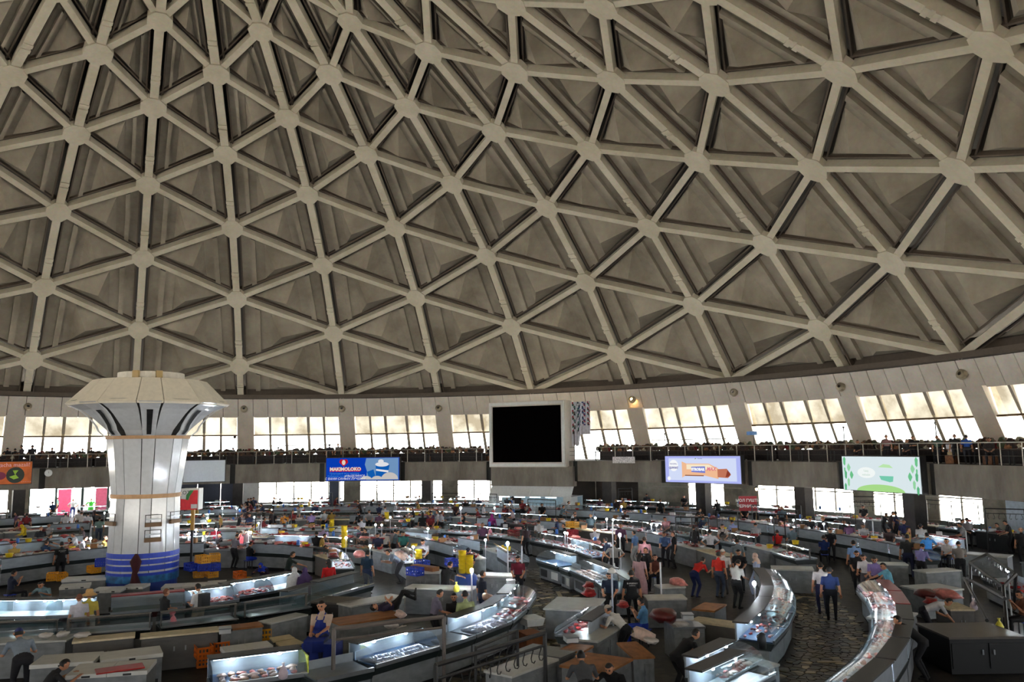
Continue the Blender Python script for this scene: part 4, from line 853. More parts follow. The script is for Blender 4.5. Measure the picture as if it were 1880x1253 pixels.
# ---------------------------------------------------------------- rings further off, filled procedurally
LM = [(-1.75, 'under the green screen'), (-1.30, 'under the lavender screen'), (-.95, 'under the black screen'), (-.62, 'under the blue billboard'), (-.25, 'under the grey board'), (.5, 'near the open doors')]
def landmark(p):
    a = atan2(p.y, p.x)
    for t, s in LM:
        if a < t+.2: return s
    return 'left of the tiled column'
def pix(p):
    d = V(p)-CAM; z = d.dot(CF); return 940+FPX*d.dot(CR)/z, 626.5-FPX*d.dot(CU)/z
NMAN = len(RECT)
for rho, face, ord_ in ((8.45, 1, 'innermost ring'), (10.6, -1, 'second ring'), (14.2, 1, 'third ring'), (16.0, 1, 'fourth ring'), (19.0, -1, 'fifth ring'), (25.2, 1, 'sixth ring'), (27.4, -1, 'seventh ring'), (33.4, 1, 'eighth ring'), (35.8, -1, 'ninth ring'), (42.3, -1, 'outermost ring')):
    L = 2.35; n = int(radians(190)*rho/(L+.12)); pass
    for k in range(n):
        az = D(48)-D(190)*(k+.5)/n; p = P(rho, az); 
        if hypot(p.x-CAM.x, p.y-CAM.y) < 36.5: continue
        x, y = pix(P(rho, az, 1.0))
        if not (-260 < x < 2120): continue
        if abs(az % D(60)-D(8)) < D(2.2) and rho > 12: continue        # radial gangways
        if rho < 12 and 100 < x < 460 and p.x < 0: continue
        if any(hypot(p.x-r_[0], p.y-r_[1]) < 1.55 for r_ in RECT[:NMAN]): continue
        q = random.random(); lm = landmark(p)
        if ord_ == 'outermost ring' and (-.5 > az > -1.75 and az < -.82): pass
        if q < .62:
            kit = random.choice([K_BLUE, K_WHITE, K_WHITE, K_STEEL, K_STEEL, K_TEAL]+([K_RED] if q < .3 else []))
            c_ = ring_case(kit, rho, az, face, L, '%s meat case, %s %s' % ({id(K_BLUE): 'blue decked', id(K_WHITE): 'white decked', id(K_STEEL): 'steel decked', id(K_TEAL): 'dark', id(K_RED): 'red topped'}[id(kit)], ord_, lm), group='cases of the %s %s' % (ord_, lm)); pile(c_, k)
        else:
            kit = random.choice((KB_WHITE, KB_WHITE, KB_BRIGHT, KB_STEEL, KB_BEIGE, KB_DARK))
            c_ = place(kit, 'counter', P(rho-.4*face, az), az-pi/2 if face < 0 else az+pi/2, '%s counter, %s %s' % ({id(KB_WHITE): 'grey topped', id(KB_BRIGHT): 'white topped', id(KB_STEEL): 'steel topped', id(KB_BEIGE): 'beige', id(KB_DARK): 'dark'}[id(kit)], ord_, lm), 'counter', 'counters of the %s %s' % (ord_, lm), (L, .9, 1))
            if random.random() < .6: o = pile(c_, k); o.location.z = .97
# ---------------------------------------------------------------- hook rails, lamp posts, truss
HOOK = MB().loft([(0, 0, 0), (.0, .0, -.05), (.03, 0, -.12), (.05, 0, -.2), (.03, 0, -.27), (-.02, 0, -.28), (-.05, 0, -.23)], .012, 5).mesh('hook', M_BLACK)
def hook_rail(a, b, h, label, nh=8, m=M_BLACK, r=.03, mid=False, group='pipe frames with meat hooks'):
    r_ = empty('hook_rail', ((a.x+b.x)/2, (a.y+b.y)/2, 0), atan2(b.y-a.y, b.x-a.x), label, 'rail', group); L = hypot(b.x-a.x, b.y-a.y)
    for s in ((-L/2, L/2, 0) if mid else (-L/2, L/2)): MB().loft([(s, 0, 0), (s, 0, h)], r, 6).build('post', m, r_)
    MB().loft([(-L/2, 0, h), (L/2, 0, h)], r, 6).build('bar', m, r_); MB().loft([(-L/2, 0, h-.25), (L/2, 0, h-.25)], r*.6, 6).build('bar', m, r_)
    for i in range(nh):
        o = put('hook', HOOK, r_); o.location = (-L/2+L*(i+.5)/nh, 0, h-.25); o.rotation_euler = (0, 0, random.uniform(0, 3))
    return r_
hook_rail(G(613, 1155, 1.75), G(815, 1133, 1.75), 1.75, 'worn grey pipe frame over the glass case of fish steaks', 0, mat('pipe_grey', (96, 88, 84), .5), .05)
hook_rail(G(800, 1222, 1.9), G(1000, 1163, 1.9), 1.9, 'black hook rail with large hooks over the bottom aisle, left one', 12, r=.045); hook_rail(G(873, 1190, 1.7), G(950, 1158, 1.7), 1.7, 'thin black frame just behind the hook rail, below the man in light green', 6)
hook_rail(G(1795, 925, 2.3), G(1700, 918, 2.3), 2.3, 'black gate-like hook frame in front of the pale blue wall, left half', 8, mid=True); hook_rail(G(1808, 934, 2.3), G(1880, 936, 2.3), 2.3, 'hook frame at the right photo edge before the pale blue wall', 7)
hook_rail(G(1568, 912, 2.4), G(1662, 914, 2.4), 2.4, 'tall black hook frame under the white and green screen', 12); hook_rail(G(1135, 898, 2.4), G(1160, 897, 2.4), 2.4, 'hook frame near the men before the shuttered back wall', 5)
hook_rail(G(969, 917, 2.2), G(1020, 919, 2.2), 2.2, 'hook frame in front of the white kiosk', 8)
for i, (x0, x1, y) in enumerate(((480, 540, 906), (548, 610, 905), (665, 710, 895), (712, 740, 895), (693, 742, 906), (793, 860, 906), (858, 905, 895), (868, 912, 907), (470, 535, 938), (1316, 1354, 940), (1420, 1460, 945), (1380, 1470, 928), (1240, 1300, 950), (1560, 1616, 922))):
    hook_rail(G(x0, y, 2.2), G(x1, y+1, 2.2), 2.2, ('black pipe frame %s' % landmark(G(x0, y, 2.2))), 6, mid=i % 2 == 0, group='distant pipe frames')
def lamp_post(x, yt, h, label, m=M_WMET, yb=None, on=True, arm=0):
    p = G(x, yt, h); r_ = empty('lamp_post', (p.x, p.y, 0), 0, label, 'lamp', 'work lamps on posts'); MB().loft([(0, 0, 0), (0, 0, h)], .028, 6).build('pole', m, r_)
    if arm: MB().loft([(0, 0, h-.25), (.35*arm, .45*arm, h+.05)], .02, 5).build('arm', mat('arm_wood', (150, 130, 100)), r_)
    if on: MB().ball((0, 0, h+.05), .06, 8, 6, 1.3).build('bulb', M_BULB, r_)
    return r_
for x, y, h, lb, arm in ((932, 1001, 2.0, 'white lamp post with a glowing bulb by the man in maroon', 1), (958, 1003, 2.0, 'white post just right of the man in maroon', 0), (1138, 985, 1.9, 'lamp with a wooden arm above the mid right counters', 0), (846, 935, 2.1, 'post with a big bright bulb in the middle of the hall', 0), (480, 947, 2.1, 'bulb on a wooden post left of the man in orange', 0), (1212, 1033, 1.9, 'thin black post over the white counter', 0), (1124, 960, 2.6, 'tall rusty pole rising over the round aisle', 0), (1602, 958, 2.0, 'yellow measuring pole on the right', 0), (1773, 975, 1.8, 'wooden post behind the grey shirted man', 0), (866, 1051, 1.6, 'lamp glowing beside the yellow tubs', 0), (1850, 1050, 1.6, 'lamp shining at the end of the ringed truss', 0), (1385, 1075, 1.3, 'low lamp at the dark curved cases', 0)):
    lamp_post(x, y, h, lb, on=lb.find('bulb') > 0 or lb.find('glow') > 0 or lb.find('lamp') >= 0, arm=arm)
r_ = lamp_post(1123, 1050, 2.0, 'silver post with a dome cap over the beef stall', m=mat('post_pale', (190, 200, 215), .3), on=False); MB().lathe([(.01, 2.12), (.12, 2.06), (.14, 1.98), (.05, 1.94)], 12).build('cap', M_WHITE, r_)
# bare bulbs over the counters
for i in range(46):
    rho = random.choice((9.2, 11, 14.5, 19, 25, 28, 33, 36)); az = D(random.uniform(-120, 30)); p = P(rho, az)
    if hypot(p.x-CAM.x, p.y-CAM.y) < 36: continue
    r_ = empty('work_lamp', p, az, 'small work lamp among the counters %s' % landmark(p), 'lamp', 'small work lamps %s' % landmark(p)); MB().loft([(0, 0, 0), (0, 0, 1.55)], .018, 5).build('pole', M_WMET, r_); MB().ball((0, 0, 1.6), .05, 8, 6).build('bulb', M_BULB, r_)
# warm wall lamp
p = CY(1389, 899, 39.2); r_ = empty('wall_lamp', p, 0, 'warm glowing lamp under the concrete beam right of the lavender screen', 'lamp'); MB().ball((0, 0, 0), .09, 8, 6).build('bulb', emit('bulb_warm2', (255, 190, 110), 90), r_); MB().box((0, 0, .14), (.1, .1, .14)).build('bracket', M_BLACK, r_)
# ringed truss on the right
tr = empty('hook_truss', (0, 0, 0), 0, 'heavy black roofed truss hung with rows of rings at the lower right', 'frame')
A, B_, C_, D_ = G(1777, 1030, 1.7), G(1790, 1018, 1.7), G(1858, 1075, 1.7), G(1810, 1019, 1.9)
T = [(G(1781, 1034, 1.75), G(1812, 1018, 1.95)), (G(1812, 1018, 1.95), G(1865, 1055, 1.8)), (G(1781, 1034, 1.75), G(1842, 1078, 1.6)), (G(1842, 1078, 1.6), G(1865, 1055, 1.8)), (G(1770, 1062, 1.2), G(1812, 1140, 1.0)), (G(1842, 1078, 1.6), G(1850, 1165, .6)), (G(1781, 1034, 1.75), G(1784, 1160, 0)), (G(1865, 1055, 1.8), G(1862, 1120, .5)), (G(1775, 1063, 1.25), G(1845, 1100, 1.4))]
for a, b in T: MB().loft([a, b], .05, 6).build('beam', M_BLACK, tr)
for a, b in (T[1], T[2]):
    for i in range(9):
        p = a.lerp(b, (i+.5)/9); d = (b-a).normalized(); MB().loft([p+d*.09*cos(t)+V((0, 0, -.13+.09*sin(t))) for t in [2*pi*j/10 for j in range(11)]], .014, 5, caps=False).build('hook_ring', M_BLACK, tr)
# yellow tubs and buckets, scales, trays, bags
TUB = MB().lathe([(.01, 0), (.13, 0), (.16, .16), (.17, .17), (.15, .17), (.12, .02)], 14)
TUBM = TUB.mesh('tub', mat('tub_yellow', (230, 196, 40), .4), True)
def things_at(name, me, pts, h, cat, labels, group=None, sc=1, rz=0):
    for i, (x, y) in enumerate(pts):
        p = G(x, y, h); o = put(name, me); o.location = (p.x, p.y, h); o.scale = (sc,)*3 if not isinstance(sc, tuple) else sc; o.rotation_euler = (0, 0, rz+i*.7)
        tag(o, labels if isinstance(labels, str) else labels[i], cat, group)
base_l, base_r = G(849, 1053, 1.0), G(862, 1053, 1.0)
for s, q in (('left', base_l), ('right', base_r)):
    for k in range(5 if s == 'left' else 4):
        o = put('plastic_tub', TUBM); o.location = (q.x, q.y, 1.0+.17*k); tag(o, 'yellow tub in the %s of the two stacks on the blue barrel, %s' % (s, ('lowest', 'second from below', 'third from below', 'fourth from below', 'topmost')[k]), 'tub', 'yellow tubs by the man in the navy cap')
bl = MB().lathe([(.01, 0), (.36, 0), (.42, .45), (.40, .9), (.30, .98), (.01, .99)], 18).build('barrel', mat('barrel_blue', (26, 64, 140), .4), smooth=True); q = (base_l+base_r)/2; bl.location = (q.x, q.y, 0); bl.scale = (1.1, 1.1, 1); tag(bl, 'blue barrel with yellow tubs stacked on it', 'barrel')
for j, (x, y, n, lb) in enumerate(((632, 1006, 7, 'slanting tall stack of yellow tubs in the middle'), (609, 968, 3, 'yellow buckets by the man in lilac far off'), (710, 958, 4, 'yellow buckets in the far middle'), (769, 1030, 3, 'yellow bucket stack on the wooden counter'))):
    q = G(x, y, .95)
    for k in range(n): o = put('plastic_tub', TUBM); o.location = (q.x+.01*k, q.y, .95+.15*k); tag(o, 'tub in the %s' % lb, 'tub', lb)
SC = []; kit_add(SC, 'base', MB().box((0, 0, .05), (.36, .3, .1)), M_WMET); kit_add(SC, 'plate', MB().box((0, 0, .125), (.38, .32, .02)), M_STEEL); kit_add(SC, 'screen', MB().box((0, -.17, .06), (.2, .03, .06)), M_BLACK)
for x, y, lb in ((413, 1162, 'weighing scale left of the bright yellow crate'), (1048, 1178, 'weighing scale under the man in the white cap'), (1122, 1144, 'weighing scale beside the silver lamp post'), (938, 1072, 'weighing scale left of the maroon shirted man'), (1262, 1136, 'scale-like beige tray on the steel table')):
    p = G(x, y, .97); place(SC, 'scale', (p.x, p.y, .97), random.uniform(-.5, .5), lb, 'scale')
RAG = []
for i in range(3):
    b = MB(); b.ball((0, 0, .05), .18, 10, 6, .4, .35); RAG.append(b.mesh('rag', mat('rag_white', (206, 200, 196), .9), True))
things_at('cloth', RAG[0], ((115, 1168), (84, 1171), (150, 1170), (455, 1203), (482, 1200), (1196, 1181), (1252, 1150), (720, 1153), (740, 1158), (1320, 1036), (1655, 1135)), .97, 'cloth', ['crumpled white rag on the left white counter', 'second white rag on the left white counter', 'white bag on the beige counter', 'white cloth roll on the near glass case', 'crumpled white cloth on the near glass case', 'small white rag on the orange boards', 'white cloth on the steel table', 'paper bundle left of the fish case', 'rolled paper beside the fish case', 'white paper on the counter by the men in red', 'white cloth behind the curly haired man'])
tray = MB().box((0, 0, .02), (1.0, .5, .03)); o = tray.build('tray', mat('tray_red', (170, 24, 18), .4)); p = G(220, 1230, .9); o.location = (p.x, p.y, .9); bv = o.modifiers.new('b', 'BEVEL'); bv.width = .01; o.rotation_euler = (0, 0, -1.45); tag(o, 'red plastic tray lying on the near two lid freezer', 'tray')
for i, (q, lb) in enumerate((([(516, 1191), (562, 1185), (543, 1176), (506, 1183)], 'pale cutting board near the seated man, closer one'), ([(502, 1181), (542, 1175), (531, 1168), (495, 1174)], 'pale cutting board near the seated man, farther one'))):
    pts = [G(x, y, .8) for x, y in q]; b = MB(); b.prism(pts, [p+V((0, 0, .04)) for p in pts]); o = b.build('cutting_board', mat('board_pale', (196, 180, 140), .6)); tag(o, lb, 'board')
    b = MB(); b.prism([p*1-V((0, 0, .75)) for p in pts], pts); o = b.build('board_stand', mat('stand_grey', (70, 72, 72))); tag(o, 'grey box under %s' % lb.replace('pale ', 'the '), 'box')
BAG = MB().loft([(0, 0, 0), (0, 0, .05), (0, 0, .2), (0, 0, .34), (0, 0, .42), (0, 0, .5)], [.05, .14, .16, .09, .03, .06], 9)
bagm = {n: BAG.mesh('bag', mat('bag_'+n, c, .35), True) for n, c in (('pink', (226, 130, 140)), ('black', (24, 26, 30)), ('clear', (206, 190, 200)), ('yellow', (220, 210, 70)))}
for n, x, y, h, lb in (('pink', 318, 1140, .85, 'pink bag carried by the bare-armed woman'), ('black', 525, 1098, .75, 'black bag hanging from the hand of the white veiled woman'), ('clear', 948, 1245, .7, 'clear bag of meat hanging from the hook rail'), ('clear', 1788, 1112, 1.0, 'pale plastic bag hanging by the beige counter'), ('yellow', 838, 1080, 1.0, 'yellow bag on the bright counter'), ('clear', 883, 968, 1.0, 'bag of red meat hung at a far counter'), ('pink', 900, 976, 1.0, 'second bag hung next to the bag of red meat'), ('clear', 520, 1235, 1.0, 'knotted clear bag in the near glass case'), ('yellow', 1835, 1150, .9, 'yellow cloth hanging off the truss')):
    p = G(x, y, h); o = put('bag', bagm[n]); o.scale = (.7,)*3; o.location = (p.x, p.y, h-.15); tag(o, lb, 'bag')
p = G(1400, 1192, .95); k = empty('kettle', (p.x, p.y, .95), 0, 'tall black vacuum kettle on the pale counter end', 'kettle'); MB().lathe([(.01, 0), (.09, 0), (.1, .25), (.06, .36), (.01, .38)], 14).build('body', M_BLACK, k, True); MB().loft([(.09, 0, .08), (.16, 0, .12), (.16, 0, .28), (.07, 0, .33)], .014, 6).build('handle', M_BLACK, k)
p = G(973, 1164, .45); o = MB().box((0, 0, .25), (.7, .55, .5)).build('cardboard_box', mat('box_brown', (120, 70, 34), .8)); o.location = (p.x, p.y, 0); tag(o, 'brown cardboard box at the edge of the round aisle', 'box')
p = G(975, 1140, .62); o = MB().prism([(-.3, -.25, 0), (.3, -.25, 0), (.3, .25, 0), (-.3, .25, 0)], [(-.36, -.3, .22), (.36, -.3, .22), (.36, .3, .22), (-.36, .3, .22)]).build('foam_box', M_WHITE); o.location = (p.x, p.y, .505); tag(o, 'white foam tub on the brown cardboard box', 'box')
for i, (x, y, c, s) in enumerate(((735, 1022, 4, 4.0), (1083, 1088, 0, 2.6), (1082, 1075, 0, 2.2), (1145, 1110, 0, 2.0), (1220, 1130, 3, 4.0), (1245, 1070, 1, 3.2), (1180, 1165, 2, 3.0), (1700, 1090, 3, 3.0), (1740, 1092, 1, 3.5), (1710, 1104, 0, 2), (660, 1018, 1, 3.6), (895, 1097, 4, 2.4), (735, 1128, 2, 2))):
    p = G(x, y, 1.0); o = put('meat_joint', ME[c]); o.location = (p.x, p.y, 1.0); o.scale = (s, s, s); tag(o, ['heap of chicken on a far white counter', 'large beef joint below the silver post', 'upper beef joint below the silver post', 'beef pieces left of the black lettered shirt', 'dark pile of trotters right of the blue seated man', 'hanging side of pink beef below the men in red', 'sheet covered heap beside the blue seated man', 'beef slab below the broad man in black', 'folded pale hide of beef on the right', 'bowl of red meat on the right', 'pile of pink poultry in the middle', 'basket of pink meat by the man in light green', 'fish pile behind the man lying down'][i], 'meat')
o = MB().box((0, 0, 0), (1.3, .35, .16)).build('long_board', mat('board_ochre', (140, 90, 50), .7)); p = G(780, 1043, 1.2); o.location = (p.x, p.y, 1.2); o.rotation_euler = (0, 0, .4); tag(o, 'ochre board propped on the counter beside the blue crates', 'board')

# ---------------------------------------------------------------- gallery stalls
GC = [mat('goods_%d' % i, c, .8, var=.4, scale=8) for i, c in enumerate(((74, 50, 36), (50, 34, 28), (104, 66, 40), (36, 30, 30), (128, 84, 52), (120, 30, 34), (60, 70, 44), (150, 140, 120)))]
GP_ = []
for s in range(6):
    b = MB(); rs = random.Random(s)
    for i in range(26):
        b.cm = rs.choice((0, 1, 2, 3, 0, 1, 4, 5, 6, 7)); b.ball((rs.uniform(-1.1, 1.1), rs.uniform(-.4, .4), rs.uniform(0, .12)), rs.uniform(.1, .2), 7, 5, .7, .25)
    GP_.append(b.mesh('goods', GC))
TB = []; kit_add(TB, 'tabletop', MB().box((0, 0, .72), (2.5, 1.0, .06)), GC[1]); kit_add(TB, 'skirt', MB().box((0, -.47, .36), (2.46, .03, .66)), GC[3])
for sx in (-1.15, 1.15): kit_add(TB, 'leg', MB().box((sx, .4, .35), (.06, .06, .7)), M_DARK)
j = 0
AV0, AV1 = [atan2(CY(x, 800, 40).y, CY(x, 800, 40).x) for x in (885, 1062)]
for c in range(43):
    a = D(32)-D(160)*(c+.5)/43
    if AV1-.02 < a < AV0+.02: continue
    p = P(40.3, a, ZG); lm = landmark(p).replace('under', 'above').replace('by the', 'over the')
    t_ = place(TB, 'stall_table', p, a+pi/2-pi, 'dark goods table on the gallery, %s' % lm, 'table', 'gallery tables %s' % lm); t_.rotation_euler.z = a-pi/2; t_.rotation_euler.z = a+pi/2
    for rr2, az2, hz, kz2 in ((0, 0, .86, 1.5), (3.4, D(1.9), .93, 2.1)):
        o = put('goods_heap', GP_[(c*2+int(rr2)) % 6], kind='stuff'); o.location = P(40.3+rr2, a+az2, ZG+hz); o.rotation_euler = (0, 0, a+pi/2); o.scale = (1.1, 1, kz2); tag(o, 'heaps of brown dried goods on the gallery tables', 'goods', 'heaps on gallery tables')
        if rr2: t2 = place(TB, 'stall_table', P(43.7, a+az2, ZG), a+pi/2, 'back row goods table on the gallery, %s' % lm, 'table', 'back row gallery tables %s' % lm)
    if 0: tag(o, 'heaps of brown dried goods on the gallery tables', 'goods', 'heaps on gallery tables')
# gallery posts and small signs on the rail
for x, yt, lb in ((1055, 795, 'street lamp-like pole with a round head beside the patterned curtain'), (1222, 797, 'thin pole rising from the gallery rail near the lavender screen'), (1552, 785, 'pole with a loudspeaker over the green screen'), (1722, 777, 'thin pole over the gallery rail at the right'), (1386, 792, 'pole with a small blue and white flag'), (430, 803, 'lamp pole on the gallery right of the tiled column')):
    p = CY(x, 840, 39.6); zt = CY(x, yt, 39.6).z; r_ = empty('gallery_pole', (p.x, p.y, ZG), 0, lb, 'pole'); MB().loft([(0, 0, 0), (0, 0, zt-ZG)], .03, 6).build('pole', M_RAILD, r_)
    if 'flag' in lb: MB().box((-.3*CR.x*-1, -.3*CR.y*-1*-1, zt-ZG-.15), (.5, .5, .25)).build('flag', mat('flag_blue', (90, 140, 200)), r_)
    else: MB().ball((0, 0, zt-ZG), .14 if 'round' in lb or 'lamp pole' in lb else .07, 8, 6).build('head', M_RAILD, r_)
p = CY(1145, 845, 38.55); o = MB().box((0, 0, 0), (2.0, .04, .5)).build('banner', mat('banner_print', (196, 190, 190), .8, scale=12, var=.5)); o.location = p; o.rotation_euler = (0, 0, atan2(p.y, p.x)+pi/2); tag(o, 'small printed banner tied to the gallery rail right of the curtain', 'banner')
# ---------------------------------------------------------------- people
DG = None
def ik(a, b, l1, l2, hint):
    a, b, hint = V(a), V(b), V(hint); d = b-a; L = min(d.length, (l1+l2)*.995); u = d.normalized(); b = a+u*L
    x = (l1*l1-l2*l2+L*L)/(2*L); h = sqrt(max(l1*l1-x*x, 0)); n = (hint-u*hint.dot(u)); n = n.normalized() if n.length > 1e-4 else V((0, 1, 0))
    return a+u*x+n*h, b
def skeleton(pz=.93, lean=0, wr=((.27, .04, .84), (-.27, .04, .84)), an=((.1, -.01, .09), (-.1, -.01, .09)), eh=(0, -1, -.2), kh=(0, 1, 0), head=0, out=.0, ty=0):
    Rm = Matrix.Rotation(-lean, 3, 'X'); p0 = V((0, 0, pz)); up = lambda x, y, z: p0+Rm@V((x, y, z))
    J = dict(pel=p0, waist=up(0, .0, .17), chest=up(0, .01, .36), neck=up(0, -.01, .50), headb=up(0, .015, .58))
    Rh = Matrix.Rotation(-lean*.6-head, 3, 'X'); J['head'] = J['headb']+Rh@V((0, .025, .10)); J['Rh'] = Rh
    for i, s in enumerate((1, -1)):
        sh = up(s*.185, 0, .455); J['sh%d' % i] = sh; e, w_ = ik(sh, wr[i], .29, .26, (s*(.35+out), eh[1], eh[2])); J['el%d' % i] = e; J['wr%d' % i] = w_
        hp = p0+V((s*.095, 0, -.02)); J['hp%d' % i] = hp; k, a = ik(hp, an[i], .44, .42, (s*.1, kh[1], kh[2])); J['kn%d' % i] = k; J['an%d' % i] = a; J['toe%d' % i] = a+V((s*.02, .17, -.05))
    return J
POSES = {
 'stand': dict(), 'work': dict(lean=.16, wr=((.14, .40, 1.03), (-.16, .38, 1.0)), head=.35), 'lean': dict(lean=.85, wr=((.2, .62, .98), (-.2, .66, .98)), head=-.2, pz=.9),
 'bend': dict(lean=1.15, wr=((.15, .70, .62), (-.18, .62, .70)), pz=.9, head=.2), 'reach': dict(lean=.2, wr=((.16, .60, 1.12), (-.2, .36, 1.0)), head=.2), 'phone': dict(wr=((.06, .26, 1.36), (-.12, .26, 1.14)), head=.25, eh=(0, -.3, -1)),
 'walk': dict(an=((.09, .26, .09), (-.09, -.30, .14)), wr=((.24, -.16, .88), (-.24, .22, .92))), 'hips': dict(wr=((.19, .05, 1.0), (-.19, .05, 1.0)), out=1.6, eh=(0, -.6, 0)),
 'sit': dict(pz=.56, an=((.14, .44, .09), (-.14, .44, .09)), wr=((.10, .36, .70), (-.10, .38, .70)), head=.15), 'sitphone': dict(pz=.56, an=((.14, .44, .09), (-.14, .44, .09)), wr=((.05, .28, 1.0), (-.08, .26, .96)), head=.3, eh=(0, -.4, -1)),
 'sitlean': dict(pz=.56, lean=.6, an=((.14, .40, .09), (-.14, .40, .09)), wr=((.2, .62, .85), (-.2, .60, .85)), head=.1), 'lie': dict(lean=-.05, an=((.10, .28, .32), (-.12, .10, .20)), wr=((-.08, .20, 1.16), (.08, .22, 1.12)), head=.2, eh=(0, .2, -1)), 'fold': dict(wr=((-.08, .20, 1.14), (.08, .22, 1.10)), eh=(0, -.2, -1))}
SKIN = [mat('skin_%d' % i, c, .55, var=.08) for i, c in enumerate(((186, 130, 98), (158, 104, 76), (200, 148, 116)))]
HAIRM = {'black': mat('hair_black', (20, 16, 14), .6), 'brown': mat('hair_brown', (58, 36, 26), .6), 'auburn': mat('hair_auburn', (110, 62, 40), .6), 'grey': mat('hair_grey', (150, 146, 140), .7)}
EYE = mat('eye_dark', (26, 18, 16), .4); LIP = mat('lip_tone', (140, 74, 66), .5); SHOE = mat('shoe_dark', (30, 26, 26), .6)
def headpts(Rh, c, k=1.0, nj=14, ni=10, sel=None, grow=0):
    vs = []; 
    for i in range(ni+1):
        t = pi*i/ni
        for j in range(nj):
            a = 2*pi*j/nj; x, y, z = sin(t)*cos(a), sin(t)*sin(a), cos(t)
            w_ = .077*(1-.16*max(0, -z)); l_ = .094; p = V((x*w_, y*l_, z*.120))
            if z < -.3 and y > 0: p.y += .012                # chin
            if y > .9 and -.35 < z < .12: p.y += .022 if abs(x) < .15 else 0   # nose
            if z < -.2 and y < 0: p.y *= .78
            vs.append(c+Rh@(p*(1+grow)*k))
    fs = []; ctr = []
    for i in range(ni):
        for j in range(nj):
            t = pi*(i+.5)/ni; a = 2*pi*(j+.5)/nj; d = (sin(t)*cos(a), sin(t)*sin(a), cos(t))
            if sel is None or sel(d): fs.append((i*nj+j, i*nj+(j+1) % nj, (i+1)*nj+(j+1) % nj, (i+1)*nj+j)); ctr.append(d)
    return vs, fs, ctr
BODY = {}
def body(pose, sl):
    key = (pose, sl)
    if key in BODY: return BODY[key]
    J = skeleton(**POSES[pose]); b = MB(); X = (1, 0, 0)
    b.loft([J['pel']-V((0, 0, .10)), J['pel'], J['waist'], J['chest'], J['chest'].lerp(J['neck'], .7), J['neck'], J['headb']], [(.13, .10), (.165, .118), (.142, .10), (.172, .122), (.15, .10), (.06, .06), (.052, .055)], 12, X)
    bones = [(J['pel']-V((0, 0, .1)), J['pel']+V((0, 0, .03)), 2, .15), (J['waist'], J['chest'], 1, .16), (J['chest'], J['neck']-V((0, 0, .03)), 1, .13), (J['neck']+(J['headb']-J['neck'])*.3, J['headb'], 0, .06)]
    for i in (0, 1):
        s, e, w_, h, k, a, t = [J[n+str(i)] for n in ('sh', 'el', 'wr', 'hp', 'kn', 'an', 'toe')]
        b.loft([s.lerp(J['chest'], .35), s, s.lerp(e, .5), e, e.lerp(w_, .4), w_], [.07, .062, .05, .042, .040, .027], 9); b.loft([h+V((0, 0, .06)), h.lerp(k, .3), k, k.lerp(a, .35), a], [.095, .088, .06, .058, .04], 10)
        b.loft([a+V((0, -.05, -.04)), a+V((0, .05, -.035)), t], [(.042, .045), (.046, .042), (.036, .022)], 8, X)
        m = s.lerp(e, .72); bones += [(s, m if sl == 's' else w_, 1, .06), (m, e, 0 if sl == 's' else 1, .045), (e, w_, 0 if sl == 's' else 1, .04), (w_, w_+(w_-e).normalized()*.05, 0, .03), (h, k, 2, .08), (k, a, 2, .05), (a+V((0, -.04, -.06)), t, 3, .05)]
    me = b.mesh('tmp', []) if False else bpy.data.meshes.new('tmp'); me.from_pydata(b.v, [], b.f); me.update()
    o = bpy.data.objects.new('tmp', me); COL.objects.link(o)
    md = o.modifiers.new('r', 'REMESH'); md.mode = 'VOXEL'; md.voxel_size = .022; sm = o.modifiers.new('s', 'SMOOTH'); sm.factor = .6; sm.iterations = 3
    dg = bpy.context.evaluated_depsgraph_get(); ev = o.evaluated_get(dg); rm = ev.to_mesh()
    out = MB(); out.v = [tuple(v.co) for v in rm.vertices]; out.f = [tuple(p.vertices) for p in rm.polygons]
    for p in rm.polygons:
        c = p.center; best = 9; lab = 0
        for a, e, l, r in bones:
            ab = e-a; t = max(0, min(1, (c-a).dot(ab)/max(ab.length_squared, 1e-9))); d = (c-a-ab*t).length-r
            if d < best: best = d; lab = l
        out.m.append(lab)
    ev.to_mesh_clear(); bpy.data.objects.remove(o)
    vs, fs, ct = headpts(J['Rh'], J['head']); o0 = len(out.v); out.v += [tuple(v) for v in vs]; out.f += [tuple(i+o0 for i in f) for f in fs]
    out.m += [4 if (d[1] > .6 and .0 < d[2] < .32 and .2 < abs(d[0]) < .62) else 5 if (d[1] > .7 and -.62 < d[2] < -.42 and abs(d[0]) < .35) else 0 for d in ct]
    out.cm = 0
    for s in (1, -1): out.loft([J['head']+J['Rh']@V((s*.072, -.005, .03)), J['head']+J['Rh']@V((s*.09, -.015, .01)), J['head']+J['Rh']@V((s*.074, 0, -.03))], [.012, .022, .01], 6)
    for i, sgn in ((0, 1), (1, -1)):                 # palm, four fingers and a thumb
        w_, e = J['wr%d' % i], J['el%d' % i]; d = (w_-e).normalized(); side = d.cross(V((0, 0, 1))); side = side.normalized() if side.length > .2 else V((0, 1, 0)); nn = side.cross(d).normalized()
        if nn.z > 0: nn = -nn
        out.loft([w_-d*.02, w_+d*.035, w_+d*.085], [(.026, .018), (.038, .016), (.040, .013)], 8, side)
        for q, (off, L) in enumerate(((-.029, .062), (-.010, .074), (.010, .070), (.028, .056))):
            b0 = w_+d*.078+side*off; b1 = b0+(d*.9+nn*.3).normalized()*L*.45; b2 = b1+(d*.6+nn*.8).normalized()*L*.32; b3 = b2+(d*.3+nn*.95).normalized()*L*.25
            out.loft([b0-d*.01, b1, b2, b3], [.009, .0085, .0075, .006], 5)
        tb = w_+d*.025-side*.034*sgn; out.loft([tb, tb+(d*.7-side*.7*sgn+nn*.2).normalized()*.04, tb+(d*1.3-side*.6*sgn+nn*.6).normalized()*.07], [.012, .010, .008], 5)
